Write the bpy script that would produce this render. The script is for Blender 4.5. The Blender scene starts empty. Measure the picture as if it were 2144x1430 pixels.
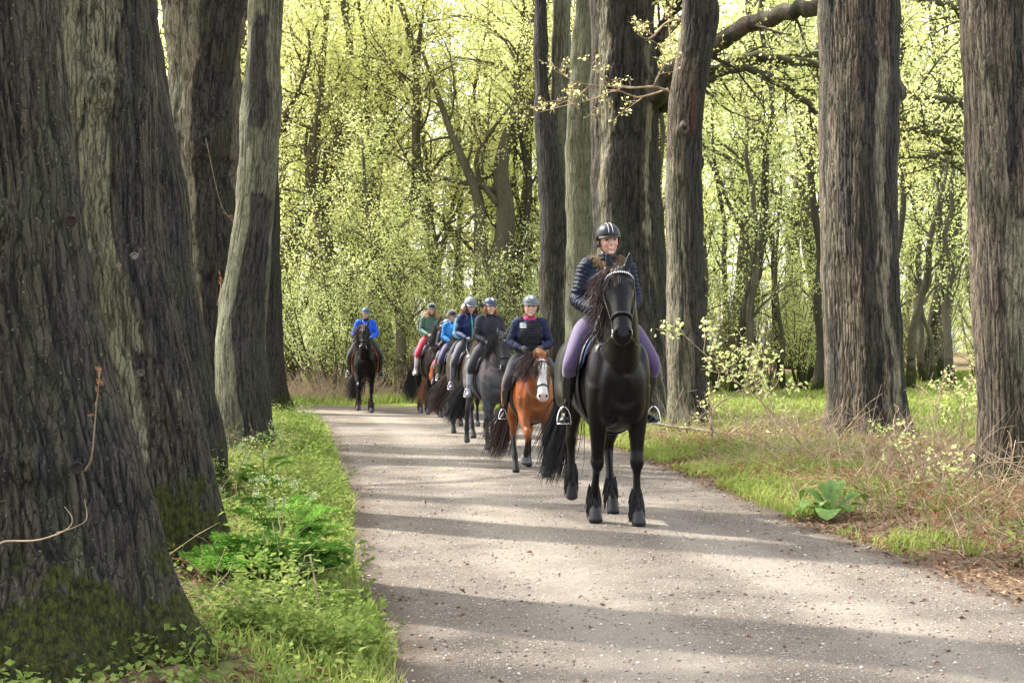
import bpy, math, random
import numpy as np
from mathutils import Vector, Matrix
R = math.radians

def stk(a, axis=0):
    return np.stack(np.broadcast_arrays(*a), axis)

random.seed(7); RNG = np.random.default_rng(7)
scene = bpy.context.scene
COL = scene.collection

# ------------------------------------------------------------------ camera
FPX = 2978.0; CAMH = 1.40; HOR = 739.0
cam = bpy.data.cameras.new('camera'); camo = bpy.data.objects.new('camera', cam); COL.objects.link(camo)
cam.lens = 50; cam.sensor_width = 36; cam.clip_end = 2000; cam.clip_start = 0.1
camo.location = (0, 0, CAMH); camo.rotation_euler = (R(90.46), 0, 0)
scene.camera = camo
def PX(px, Y): return (px - 1072) / FPX * Y
def PZ(py, Y): return CAMH + (HOR - py) / FPX * Y
def P3(px, py, Y): return (PX(px, Y), Y, PZ(py, Y))

# ------------------------------------------------------------------ light
SUN_DIR = Vector((-1.0, 0.52, 1.28)).normalized()      # towards the sun
world = bpy.data.worlds.new('World'); scene.world = world; world.use_nodes = True
wn = world.node_tree.nodes; wl = world.node_tree.links
bg = wn['Background']; sky = wn.new('ShaderNodeTexSky'); sky.sky_type = 'NISHITA'; sky.sun_disc = False
sky.sun_elevation = math.asin(SUN_DIR.z); sky.sun_rotation = math.atan2(SUN_DIR.x, SUN_DIR.y)
sky.air_density = 1.0; sky.dust_density = 3.0; sky.ozone_density = 1.0
hz_ = wn.new('ShaderNodeHueSaturation'); hz_.inputs['Saturation'].default_value = .35; hz_.inputs['Value'].default_value = 1.85   # thin bright cloud
wl.new(sky.outputs[0], hz_.inputs['Color']); wl.new(hz_.outputs[0], bg.inputs[0]); bg.inputs[1].default_value = 0.15
sl = bpy.data.lights.new('sun', 'SUN'); slo = bpy.data.objects.new('sun', sl); COL.objects.link(slo)
sl.energy = 4.5; sl.angle = R(1.0); sl.color = (1.0, 0.95, 0.87)
slo.rotation_euler = (-SUN_DIR).to_track_quat('-Z', 'Y').to_euler()
scene.view_settings.view_transform = 'Standard'; scene.view_settings.look = 'None'
scene.view_settings.exposure = 1.52; scene.view_settings.gamma = 1
scene.cycles.max_bounces = 8; scene.cycles.diffuse_bounces = 5; scene.cycles.glossy_bounces = 2
scene.cycles.transmission_bounces = 4; scene.cycles.transparent_max_bounces = 4
scene.cycles.sample_clamp_indirect = 6

# ------------------------------------------------------------------ mesh helpers
class MB:
    """collects numpy vertices and faces; faces kept per vertex count"""
    def __init__(s): s.v = []; s.n = 0; s.f = {}; s.a = []
    def add(s, v, f, a=None):
        v = np.asarray(v, dtype=np.float64).reshape(-1, 3); f = np.asarray(f, dtype=np.int64)
        s.f.setdefault(f.shape[1], []).append(f + s.n)
        s.v.append(v); s.a.append(np.zeros(len(v)) if a is None else np.broadcast_to(np.asarray(a, float), (len(v),)))
        s.n += len(v)
        return s
    def merge(s, o):
        for k, L in o.f.items():
            for f in L: s.f.setdefault(k, []).append(f + s.n)
        s.v += o.v; s.a += o.a; s.n += o.n
        return s
    def verts(s): return np.concatenate(s.v)
    def mesh(s, name, smooth=True, attr=False):
        me = bpy.data.meshes.new(name); V = s.verts(); me.vertices.add(len(V)); me.vertices.foreach_set('co', V.astype(np.float32).ravel())
        idx = []; tot = []
        for k, L in s.f.items():
            F = np.concatenate(L); idx.append(F.ravel()); tot.append(np.full(len(F), k))
        idx = np.concatenate(idx); tot = np.concatenate(tot)
        me.loops.add(len(idx)); me.loops.foreach_set('vertex_index', idx.astype(np.int32))
        me.polygons.add(len(tot)); st = np.concatenate([[0], np.cumsum(tot)[:-1]])
        me.polygons.foreach_set('loop_start', st.astype(np.int32)); me.polygons.foreach_set('loop_total', tot.astype(np.int32))
        me.update(calc_edges=True); me.validate()
        if smooth: me.polygons.foreach_set('use_smooth', np.ones(len(me.polygons), dtype=bool))
        if attr and len(me.vertices) == len(V):
            at = me.attributes.new('h', 'FLOAT', 'POINT'); at.data.foreach_set('value', np.concatenate(s.a).astype(np.float32))
        return me
    def build(s, name, mat, parent=None, smooth=True, attr=False, extra=None):
        me = s.mesh(name, smooth, attr)
        for nm_, ar in (extra or {}).items(): me.attributes.new(nm_, 'FLOAT', 'POINT').data.foreach_set('value', ar.astype(np.float32).ravel())
        for m in (mat if isinstance(mat, (list, tuple)) else [mat]): me.materials.append(m)
        o = bpy.data.objects.new(name, me); COL.objects.link(o)
        if parent: o.parent = parent
        return o
def tag(o, label=None, cat=None, group=None, kind=None):
    if label: o['label'] = label
    if cat: o['category'] = cat
    if group: o['group'] = group
    if kind: o['kind'] = kind
    return o
def empty(name, loc=(0, 0, 0), rz=0, sc=1):
    o = bpy.data.objects.new(name, None); COL.objects.link(o); o.location = loc; o.rotation_euler = (0, 0, rz); o.scale = (sc,) * 3
    o.empty_display_size = .1
    return o
def copy_tree(o, parent=None):
    c = o.copy(); COL.objects.link(c); c.parent = parent
    for ch in list(o.children): copy_tree(ch, c)
    return c

PI = math.pi
def nrm(v): return v / (np.linalg.norm(v, axis=-1, keepdims=True) + 1e-9)
def hsh(ix, iy, iz, seed):
    h = (ix * 374761393 + iy * 668265263 + iz * 2147483647 + seed * 1274126177) & 0xFFFFFFFF
    h = ((h ^ (h >> 13)) * 1274126177) & 0xFFFFFFFF
    h = ((h ^ (h >> 15)) * 2246822519) & 0xFFFFFFFF
    return ((h ^ (h >> 16)) & 0xFFFFFF) / float(0x1000000)
def vn(p, seed=0):
    p = np.asarray(p, float); i = np.floor(p).astype(np.int64); f = p - i; f = f * f * f * (f * (f * 6 - 15) + 10)
    x, y, z = i[..., 0], i[..., 1], i[..., 2]; fx, fy, fz = f[..., 0], f[..., 1], f[..., 2]
    def c(a, b, d): return hsh(x + a, y + b, z + d, seed)
    x00 = c(0,0,0)*(1-fx)+c(1,0,0)*fx; x10 = c(0,1,0)*(1-fx)+c(1,1,0)*fx
    x01 = c(0,0,1)*(1-fx)+c(1,0,1)*fx; x11 = c(0,1,1)*(1-fx)+c(1,1,1)*fx
    return (x00*(1-fy)+x10*fy)*(1-fz)+(x01*(1-fy)+x11*fy)*fz
def fbm(p, oct=4, seed=0):
    p = np.asarray(p, float); a = .5; s = 0; t = 0
    for o in range(oct): s = s + a * vn(p, seed + o * 17); t += a; a *= .5; p = p * 2.03 + 11.3
    return s / t
def smooth01(t): t = np.clip(t, 0, 1); return t * t * (3 - 2 * t)

def qf(*a): return np.stack(np.broadcast_arrays(*a), -1)

def tubes(pts, rad, ns=5, cap=True, out=None, a=None):
    """pts (S,P,3), rad (S,P): S tapered tubes"""
    pts = np.asarray(pts, float); rad = np.asarray(rad, float)
    if pts.ndim == 2: pts = pts[None]; rad = np.broadcast_to(rad, pts.shape[1])[None]
    rad = np.broadcast_to(rad, pts.shape[:2])
    S, P, _ = pts.shape
    t = np.gradient(pts, axis=1); t /= np.linalg.norm(t, axis=2, keepdims=True) + 1e-9
    m = t.mean(axis=1); ref = np.where(np.abs(m[:, 2:3]) > .75 * np.linalg.norm(m, axis=1, keepdims=True), [[1., .03, 0]], [[0, 0.02, 1.]])
    n1 = np.cross(t, ref[:, None, :]); n1 /= np.linalg.norm(n1, axis=2, keepdims=True) + 1e-9
    n2 = np.cross(t, n1)
    th = np.arange(ns) / ns * 2 * np.pi
    V = pts[:, :, None, :] + rad[:, :, None, None] * (np.cos(th)[None, None, :, None] * n1[:, :, None, :] + np.sin(th)[None, None, :, None] * n2[:, :, None, :])
    b = (np.arange(S)[:, None, None] * P + np.arange(P - 1)[None, :, None]) * ns
    k = np.arange(ns)[None, None, :]; k2 = (k + 1) % ns
    F = qf(b + k, b + k2, b + ns + k2, b + ns + k).reshape(-1, 4)
    mb = out or MB()
    n0 = mb.n
    mb.add(V.reshape(-1, 3), F, a)
    if cap and ns > 2:
        c0 = (np.arange(S) * P * ns)[:, None] + np.arange(ns)[None, ::-1]; c1 = (np.arange(S) * P * ns + (P - 1) * ns)[:, None] + np.arange(ns)[None]
        mb.f.setdefault(ns, []).append(np.concatenate([c0, c1]) + n0)
    return mb

def cr(P, n):
    """Catmull-Rom resample of rows of P to n samples"""
    P = np.asarray(P, float); m = len(P); t = np.linspace(0, m - 1, n); i = np.clip(np.floor(t).astype(int), 0, m - 2); f = (t - i)[:, None]
    p1 = P[i]; p2 = P[i + 1]; p0 = np.where((i > 0)[:, None], P[np.maximum(i - 1, 0)], 2 * p1 - p2); p3 = np.where((i < m - 2)[:, None], P[np.minimum(i + 2, m - 1)], 2 * p2 - p1)
    return .5 * ((2 * p1) + (-p0 + p2) * f + (2 * p0 - 5 * p1 + 4 * p2 - p3) * f**2 + (-p0 + 3 * p1 - 3 * p2 + p3) * f**3)

def loft(rows, n=24, ns=20, mod=None, out=None, ref=(1, 0, 0), a=None):
    """rows: (x,y,z, half width along ref, half depth). closed surface"""
    A = cr(rows, n); c = A[:, :3]; w = np.maximum(A[:, 3], .002); d = np.maximum(A[:, 4], .002)
    if mod is not None:
        k = mod(np.linspace(0, 1, n)); w = w * k; d = d * k
    t = np.gradient(c, axis=0); t /= np.linalg.norm(t, axis=1, keepdims=True)
    r = np.asarray(ref, float)[None]; u = r - (r * t).sum(1, keepdims=True) * t; u /= np.linalg.norm(u, axis=1, keepdims=True); v = np.cross(t, u)
    th = np.arange(ns) / ns * 2 * np.pi
    V = c[:, None] + w[:, None, None] * np.cos(th)[None, :, None] * u[:, None] + d[:, None, None] * np.sin(th)[None, :, None] * v[:, None]
    b = (np.arange(n - 1) * ns)[:, None]; k = np.arange(ns)[None]; k2 = (k + 1) % ns
    F = qf(b + k, b + k2, b + ns + k2, b + ns + k).reshape(-1, 4)
    mb = out or MB(); n0 = mb.n
    V2 = np.concatenate([V.reshape(-1, 3), c[:1] - t[:1] * min(w[0], d[0]) * .5, c[-1:] + t[-1:] * min(w[-1], d[-1]) * .5])
    mb.add(V2, F, a); N = n * ns; kk = np.arange(ns)
    T = np.concatenate([stk([kk * 0 + N, (kk + 1) % ns, kk], -1), stk([kk * 0 + N + 1, (n - 1) * ns + kk, (n - 1) * ns + (kk + 1) % ns], -1)])
    mb.f.setdefault(3, []).append(T + n0)
    return mb
def ellipsoid(c, r, rot=None, out=None, nu=16, nv=12, a=None):
    th = np.arange(nu) / nu * 2 * np.pi; ph = (np.arange(nv - 1) + 1) / nv * np.pi
    V = stk([np.sin(ph)[:, None] * np.cos(th), np.sin(ph)[:, None] * np.sin(th), np.cos(ph)[:, None] + 0 * th], -1).reshape(-1, 3)
    V = np.concatenate([V, [[0, 0, 1], [0, 0, -1]]]) * np.asarray(r)
    if rot is not None: V = V @ np.asarray(rot).T
    V = V + np.asarray(c)
    b = (np.arange(nv - 2) * nu)[:, None]; k = np.arange(nu)[None]; k2 = (k + 1) % nu
    F = qf(b + k, b + nu + k, b + nu + k2, b + k2).reshape(-1, 4)
    mb = out or MB(); n0 = mb.n; mb.add(V, F, a); N = (nv - 1) * nu; kk = np.arange(nu)
    T = np.concatenate([stk([kk * 0 + N, kk, (kk + 1) % nu], -1), stk([kk * 0 + N + 1, (nv - 2) * nu + (kk + 1) % nu, (nv - 2) * nu + kk], -1)])
    mb.f.setdefault(3, []).append(T + n0)
    return mb
def remesh(mb, voxel, it=3, fac=.5):
    """union of closed shells as one continuous surface -> (V, mesh)"""
    me = mb.mesh('tmp', True); o = bpy.data.objects.new('tmp', me); COL.objects.link(o)
    m = o.modifiers.new('r', 'REMESH'); m.mode = 'VOXEL'; m.voxel_size = voxel; m.adaptivity = 0; m.use_smooth_shade = True
    if it: s = o.modifiers.new('s', 'SMOOTH'); s.iterations = it; s.factor = fac
    dg = bpy.context.evaluated_depsgraph_get(); e = o.evaluated_get(dg); r = bpy.data.meshes.new_from_object(e, depsgraph=dg)
    bpy.data.objects.remove(o); bpy.data.meshes.remove(me)
    V = np.empty(len(r.vertices) * 3, np.float32); r.vertices.foreach_get('co', V)
    return V.reshape(-1, 3).astype(float), r
def setcol(me, C, name='col'):
    at = me.attributes.new(name, 'FLOAT_COLOR', 'POINT'); C = np.asarray(C, np.float32)
    if C.shape[1] == 3: C = np.concatenate([C, np.ones((len(C), 1), np.float32)], 1)
    at.data.foreach_set('color', C.ravel())
def meobj(name, me, mats, parent=None):
    me.name = name; me.materials.clear()
    for m in (mats if isinstance(mats, (list, tuple)) else [mats]): me.materials.append(m)
    me.polygons.foreach_set('use_smooth', np.ones(len(me.polygons), dtype=bool))
    o = bpy.data.objects.new(name, me); COL.objects.link(o)
    if parent: o.parent = parent
    return o

# leaves: many small folded diamonds in one mesh
def leaves(c, d, n, L, W, out=None, fold=.15, a=None):
    """c base (N,3), d direction, n normal, L length, W width"""
    c = np.asarray(c, float); N = len(c); L = np.broadcast_to(L, N)[:, None]; W = np.broadcast_to(W, N)[:, None]
    d = d / (np.linalg.norm(d, axis=1, keepdims=True) + 1e-9); s = np.cross(d, n); s /= np.linalg.norm(s, axis=1, keepdims=True) + 1e-9; nn = np.cross(s, d)
    V = stk([c, c + d * L * .45 + s * W * .5 + nn * W * fold, c + d * L - nn * W * fold * .6, c + d * L * .45 - s * W * .5 + nn * W * fold], 1).reshape(-1, 3)
    b = np.arange(N)[:, None] * 4
    F = np.concatenate([b + np.array([[0, 1, 2]]), b + np.array([[0, 2, 3]])])
    mb = out or MB()
    mb.add(V, F, None if a is None else np.repeat(np.broadcast_to(a, N), 4))
    return mb
def rdir(n, rng, zb=0.0):
    v = rng.normal(size=(n, 3)); v[:, 2] += zb; return v / np.linalg.norm(v, axis=1, keepdims=True)

# ------------------------------------------------------------------ materials
def newmat(name):
    m = bpy.data.materials.new(name); m.use_nodes = True; nt = m.node_tree
    for n in list(nt.nodes): nt.nodes.remove(n)
    out = nt.nodes.new('ShaderNodeOutputMaterial')
    return m, nt, nt.nodes, nt.links, out
def N_(nt, t, ins=None, **kw):
    n = nt.nodes.new(t)
    for k, v in kw.items(): setattr(n, k, v)
    for k, v in (ins or {}).items():
        if isinstance(v, bpy.types.NodeSocket): nt.links.new(v, n.inputs[k])
        else: n.inputs[k].default_value = v
    return n
def c4(c): return (c[0], c[1], c[2], 1)
def ramp(nt, fac, stops):
    n = nt.nodes.new('ShaderNodeValToRGB'); nt.links.new(fac, n.inputs[0]); cr_ = n.color_ramp
    while len(cr_.elements) < len(stops): cr_.elements.new(.5)
    for e, (p, c) in zip(cr_.elements, stops): e.position = p; e.color = c4(c) if len(c) == 3 else c
    return n.outputs[0]
def mixc(nt, f, a, b, mode='MIX'):
    n = nt.nodes.new('ShaderNodeMix'); n.data_type = 'RGBA'; n.blend_type = mode
    for i, v in ((0, f), (6, a), (7, b)):
        if isinstance(v, bpy.types.NodeSocket): nt.links.new(v, n.inputs[i])
        elif i == 0: n.inputs[0].default_value = v
        else: n.inputs[i].default_value = c4(v)
    return n.outputs[2]
def noise(nt, vec, scale, detail=4, rough=.55, dist=0):
    return N_(nt, 'ShaderNodeTexNoise', {'Vector': vec, 'Scale': scale, 'Detail': detail, 'Roughness': rough, 'Distortion': dist}).outputs[0]
def mapping(nt, vec, sc=(1, 1, 1), loc=(0, 0, 0)):
    return N_(nt, 'ShaderNodeMapping', {'Vector': vec, 'Scale': sc, 'Location': loc}).outputs[0]
def mrange(nt, v, a, b, c=0, d=1):
    return N_(nt, 'ShaderNodeMapRange', {0: v, 1: a, 2: b, 3: c, 4: d}).outputs[0]
def math_(nt, op, a, b=0.0):
    return N_(nt, 'ShaderNodeMath', {0: a, 1: b}, operation=op).outputs[0]

def mat_simple(name, col, rough=.6, spec=.5, bump=0, bscale=40, var=.15, metal=0, sheen=0):
    m, nt, ns, ls, out = newmat(name); tc = N_(nt, 'ShaderNodeTexCoord').outputs['Object']
    nz = noise(nt, tc, bscale, 3); nz2 = noise(nt, tc, bscale * .15, 2)
    c = mixc(nt, mrange(nt, nz2, .3, .7), tuple(x * (1 - var) for x in col), tuple(min(1, x * (1 + var)) for x in col))
    p = N_(nt, 'ShaderNodeBsdfPrincipled', {'Base Color': c, 'Roughness': rough, 'Specular IOR Level': spec, 'Metallic': metal, 'Sheen Weight': sheen})
    if bump: ls.new(N_(nt, 'ShaderNodeBump', {'Height': nz, 'Strength': bump, 'Distance': .01}).outputs[0], p.inputs['Normal'])
    ls.new(p.outputs[0], out.inputs[0]); return m
def mat_attr(name, rough=.5, spec=.5, bump=.2, bscale=120, sheen=0.0, stretch=(1, 1, 1), var=.25, coat=0):
    m, nt, ns, ls, out = newmat(name); tc = N_(nt, 'ShaderNodeTexCoord').outputs['Object']
    mp = mapping(nt, tc, stretch); nz = noise(nt, mp, bscale, 3); nz2 = noise(nt, tc, 6, 4)
    c = N_(nt, 'ShaderNodeAttribute', attribute_name='col').outputs[0]
    c = mixc(nt, 1.0, c, ramp(nt, nz2, [(.3, (1 - var,) * 3), (.7, (1 + 0 * var,) * 3)]), 'MULTIPLY')
    p = N_(nt, 'ShaderNodeBsdfPrincipled', {'Base Color': c, 'Roughness': rough, 'Specular IOR Level': spec, 'Sheen Weight': sheen, 'Coat Weight': coat})
    ls.new(N_(nt, 'ShaderNodeBump', {'Height': nz, 'Strength': bump, 'Distance': .006}).outputs[0], p.inputs['Normal'])
    ls.new(p.outputs[0], out.inputs[0]); return m
def mat_leaf(name, cols, trans=.5, scale=2.5, gloss=0.0):
    m, nt, ns, ls, out = newmat(name); tc = N_(nt, 'ShaderNodeTexCoord').outputs['Object']
    oi = N_(nt, 'ShaderNodeObjectInfo').outputs['Random']
    nz = noise(nt, tc, scale, 3, .7); wn_ = N_(nt, 'ShaderNodeTexWhiteNoise', {'Vector': N_(nt, 'ShaderNodeVectorMath', {0: tc, 1: (.04, .04, .04)}, operation='SNAP').outputs[0]}).outputs[0]
    f = math_(nt, 'ADD', math_(nt, 'MULTIPLY', nz, .75), math_(nt, 'MULTIPLY', wn_, .25))
    f = math_(nt, 'ADD', f, math_(nt, 'MULTIPLY', math_(nt, 'SUBTRACT', oi, .5), .12))
    c = ramp(nt, f, [(.25 + .5 * i / (len(cols) - 1), k) for i, k in enumerate(cols)])
    d = N_(nt, 'ShaderNodeBsdfDiffuse', {'Color': c}); t = N_(nt, 'ShaderNodeBsdfTranslucent', {'Color': c})
    x = N_(nt, 'ShaderNodeMixShader', {0: trans, 1: d.outputs[0], 2: t.outputs[0]})
    if gloss:
        g = N_(nt, 'ShaderNodeBsdfGlossy', {'Color': (1, 1, 1, 1), 'Roughness': .4}); x = N_(nt, 'ShaderNodeMixShader', {0: gloss, 1: x.outputs[0], 2: g.outputs[0]})
    ls.new(x.outputs[0], out.inputs[0]); return m
def mat_bark(name, ridge=(.19, .165, .135), furrow=(.012, .010, .009), pale=(.19, .175, .12), green=(.045, .05, .025), pale_amt=.5, dark_amt=.5, moss_z=.5, seed=0., bump=.9, fs=1.0):
    m, nt, ns, ls, out = newmat(name); tc = N_(nt, 'ShaderNodeTexCoord').outputs['Object']
    h = N_(nt, 'ShaderNodeAttribute', attribute_name='h').outputs['Fac']
    st = mapping(nt, tc, (1, 1, .12), (seed, seed * 2, 0)); n1 = noise(nt, st, 48 * fs, 5, .6, .6)
    wv_ = N_(nt, 'ShaderNodeVectorMath', {0: tc, 1: N_(nt, 'ShaderNodeVectorMath', {0: N_(nt, 'ShaderNodeTexNoise', {'Vector': tc, 'Scale': 14., 'Detail': 4.}).outputs[1], 3: .05}, operation='SCALE').outputs[0]}, operation='ADD').outputs[0]
    vo = N_(nt, 'ShaderNodeTexVoronoi', {'Vector': mapping(nt, wv_, (1, 1, .06), (seed, 0, seed)), 'Scale': 55 * fs, 'Randomness': 1}, feature='DISTANCE_TO_EDGE').outputs[0]
    hh = math_(nt, 'ADD', math_(nt, 'MULTIPLY', h, .7), math_(nt, 'MULTIPLY', n1, .3))
    c = ramp(nt, hh, [(.3, furrow), (.52, tuple(.55 * a + .45 * b for a, b in zip(ridge, furrow))), (.7, ridge), (.92, tuple(x * 1.3 for x in ridge))])
    crk = ramp(nt, vo, [(0, (.45, .45, .45)), (.05, (.75, .75, .75)), (.16, (1.04, 1.04, 1.04))])
    big = noise(nt, mapping(nt, tc, (1, 1, .07), (seed * 3, 1, seed)), 2.6, 5, .6, .3)
    pal = ramp(nt, hh, [(.2, tuple(x * .3 for x in pale)), (.55, pale), (.9, tuple(x * 1.15 for x in pale))])
    c = mixc(nt, mrange(nt, big, .60, .62, 0, pale_amt), c, pal)
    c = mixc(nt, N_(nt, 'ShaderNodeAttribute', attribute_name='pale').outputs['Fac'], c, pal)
    drk = noise(nt, mapping(nt, tc, (1, 1, .05), (seed, 5 + seed, 3)), 2.8, 5, .6, .3)
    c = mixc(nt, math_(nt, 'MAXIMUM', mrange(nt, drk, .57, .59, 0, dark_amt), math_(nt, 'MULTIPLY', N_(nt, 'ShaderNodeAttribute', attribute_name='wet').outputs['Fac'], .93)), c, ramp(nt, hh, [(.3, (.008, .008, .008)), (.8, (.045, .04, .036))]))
    alg = noise(nt, mapping(nt, tc, (1, 1, .4), (2, seed, 9)), 3.5, 5, .65)
    c = mixc(nt, mrange(nt, alg, .48, .66, 0, .55), c, green)
    c = mixc(nt, 1., c, crk, 'MULTIPLY'); c = mixc(nt, 1., c, ramp(nt, noise(nt, mapping(nt, tc, (1, 1, .5)), 120, 4, .75), [(.3, (.6, .6, .6)), (.7, (1.4, 1.38, 1.34))]), 'MULTIPLY')
    spk = noise(nt, tc, 60, 2, .5); c = mixc(nt, mrange(nt, spk, .68, .72, 0, .5), c, (.22, .24, .1))
    z = N_(nt, 'ShaderNodeSeparateXYZ', {0: tc}).outputs[2]; mz = noise(nt, tc, 5, 5, .65)
    mf = mrange(nt, math_(nt, 'SUBTRACT', math_(nt, 'MULTIPLY', mz, moss_z * 2.6), z), moss_z * .55, moss_z * .75)
    mo = mixc(nt, mrange(nt, noise(nt, tc, 30, 4), .35, .65), (.010, .013, .003), (.05, .054, .008))
    c = mixc(nt, mf, c, mo)
    b1 = math_(nt, 'ADD', n1, math_(nt, 'MULTIPLY', mrange(nt, vo, 0, .12), .5))
    fine = noise(nt, tc, 160, 3); b1 = math_(nt, 'ADD', b1, math_(nt, 'MULTIPLY', fine, .25))
    p = N_(nt, 'ShaderNodeBsdfPrincipled', {'Base Color': c, 'Roughness': .9, 'Specular IOR Level': .25})
    ls.new(N_(nt, 'ShaderNodeBump', {'Height': b1, 'Strength': bump, 'Distance': .018}).outputs[0], p.inputs['Normal'])
    ls.new(p.outputs[0], out.inputs[0]); return m

M = {}
M['bark_dark'] = mat_bark('bark_dark', ridge=(.044, .038, .027), pale=(.10, .095, .062), pale_amt=.75, dark_amt=.6, moss_z=.7, seed=1.3, fs=.62)
M['bark_second'] = mat_bark('bark_second', ridge=(.052, .045, .032), pale=(.145, .135, .085), pale_amt=.9, dark_amt=.7, moss_z=.85, seed=4.1, fs=.62)
M['bark_grey'] = mat_bark('bark_grey', ridge=(.135, .108, .080), furrow=(.03, .026, .022), pale_amt=.4, dark_amt=.85, moss_z=.22, seed=7.7, fs=.6)
M['bark_pale'] = mat_bark('bark_pale', pale=(.17, .172, .11), ridge=(.13, .13, .085), furrow=(.05, .045, .034), pale_amt=.6, dark_amt=.25, moss_z=.2, seed=2.2, bump=.6)
M['bark_black'] = mat_bark('bark_black', ridge=(.064, .052, .038), furrow=(.012, .011, .011), pale_amt=.45, dark_amt=.85, moss_z=.2, seed=9.4, fs=.5)
M['bark_far'] = mat_bark('bark_far', ridge=(.15, .13, .085), furrow=(.05, .04, .028), pale_amt=.3, dark_amt=.2, moss_z=1.2, seed=5.5, bump=.5)
M['bark_slim'] = mat_bark('bark_slim', ridge=(.075, .062, .045), furrow=(.02, .017, .013), pale_amt=.3, dark_amt=.2, moss_z=.6, seed=6.5, bump=.4)
M['twig'] = mat_simple('twig', (.16, .13, .09), .8, .2, .3, 60, .4)
M['mossy_limb'] = mat_bark('mossy_limb', ridge=(.10, .095, .05), furrow=(.02, .02, .01), green=(.10, .12, .03), pale_amt=.2, dark_amt=.3, moss_z=.01, seed=3.5, bump=.5)
M['leaf_yellow'] = mat_leaf('leaf_yellow', [(.64, .66, .22), (.80, .80, .34), (.88, .86, .46)], .6)
M['leaf_green'] = mat_leaf('leaf_green', [(.46, .58, .19), (.67, .74, .31), (.82, .84, .44)], .6)
M['leaf_pale'] = mat_leaf('leaf_pale', [(.56, .64, .20), (.74, .78, .31), (.84, .86, .43)], .58)
M['grass'] = mat_leaf('grass', [(.13, .18, .04), (.25, .31, .07), (.42, .43, .16)], .45, 1.2)
M['herb'] = mat_leaf('herb', [(.08, .13, .03), (.19, .26, .06), (.37, .40, .14)], .4, 2.2)
M['bramble'] = mat_simple('bramble', (.25, .08, .05), .7, .3, .1, 50, .3)
M['fern'] = mat_leaf('fern', [(.07, .17, .025), (.14, .28, .045), (.24, .38, .08)], .4, 6)
M['dry'] = mat_leaf('dry', [(.07, .035, .022), (.19, .11, .065), (.40, .29, .19)], .2, 5)
M['drystem'] = mat_simple('drystem', (.34, .25, .16), .8, .2, .2, 60, .5)
M['redleaf'] = mat_leaf('redleaf', [(.16, .07, .035), (.27, .14, .08), (.36, .23, .14)], .4, 8)

def mat_gravel():
    m, nt, ns, ls, out = newmat('gravel'); tc = N_(nt, 'ShaderNodeTexCoord').outputs['Object']
    v1 = N_(nt, 'ShaderNodeTexVoronoi', {'Vector': tc, 'Scale': 55., 'Randomness': 1}); v2 = N_(nt, 'ShaderNodeTexVoronoi', {'Vector': tc, 'Scale': 130., 'Randomness': 1})
    s1 = N_(nt, 'ShaderNodeSeparateColor', {0: v1.outputs['Color']}).outputs; s2 = N_(nt, 'ShaderNodeSeparateColor', {0: v2.outputs['Color']}).outputs
    base = ramp(nt, noise(nt, tc, 1.3, 6, .6), [(.3, (.115, .098, .080)), (.7, (.205, .177, .145))])
    fine = ramp(nt, noise(nt, tc, 220, 3, .7), [(.3, (.25, .24, .23)), (.7, (1.55, 1.52, 1.48))]); c = mixc(nt, 1., base, fine, 'MULTIPLY')
    stone = ramp(nt, s1[0], [(0, (.10, .085, .075)), (.35, (.24, .2, .17)), (.7, (.42, .36, .3)), (.9, (.6, .56, .5)), (1, (.35, .16, .11))])
    c = mixc(nt, math_(nt, 'MULTIPLY', mrange(nt, v1.outputs['Distance'], .32, .28), math_(nt, 'GREATER_THAN', s1[1], .62)), c, stone)
    stone2 = ramp(nt, s2[0], [(0, (.07, .06, .055)), (.5, (.26, .22, .19)), (1, (.62, .58, .52))])
    c = mixc(nt, math_(nt, 'MULTIPLY', mrange(nt, v2.outputs['Distance'], .36, .3), math_(nt, 'GREATER_THAN', s2[1], .45)), c, stone2)
    tr = N_(nt, 'ShaderNodeAttribute', attribute_name='h').outputs['Fac']
    c = mixc(nt, math_(nt, 'MULTIPLY', mrange(nt, math_(nt, 'ADD', tr, math_(nt, 'MULTIPLY', noise(nt, tc, 2.3, 5, .7), .6)), .55, 1.1), .75), c, mixc(nt, .35, (.28, .244, .20), c))
    edge = mrange(nt, math_(nt, 'ADD', tr, math_(nt, 'MULTIPLY', noise(nt, tc, 3.1, 5, .7), .6)), -.12, -.62, 0, .85)
    c = mixc(nt, edge, c, mixc(nt, noise(nt, tc, 70, 3), (.045, .035, .028), (.16, .12, .09)))
    hgt = math_(nt, 'ADD', math_(nt, 'MULTIPLY', mrange(nt, v1.outputs['Distance'], .4, 0), math_(nt, 'MULTIPLY', math_(nt, 'GREATER_THAN', s1[1], .62), .8)), math_(nt, 'ADD', math_(nt, 'MULTIPLY', noise(nt, tc, 90, 4, .7), .8), math_(nt, 'MULTIPLY', mrange(nt, v2.outputs['Distance'], .4, 0), .4)))
    hgt = math_(nt, 'ADD', hgt, math_(nt, 'MULTIPLY', noise(nt, tc, 9, 4, .6), 3.0))
    p = N_(nt, 'ShaderNodeBsdfPrincipled', {'Base Color': c, 'Roughness': .95, 'Specular IOR Level': .2})
    ls.new(N_(nt, 'ShaderNodeBump', {'Height': hgt, 'Strength': .9, 'Distance': .014}).outputs[0], p.inputs['Normal'])
    ls.new(p.outputs[0], out.inputs[0]); return m
M['gravel'] = mat_gravel()
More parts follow.
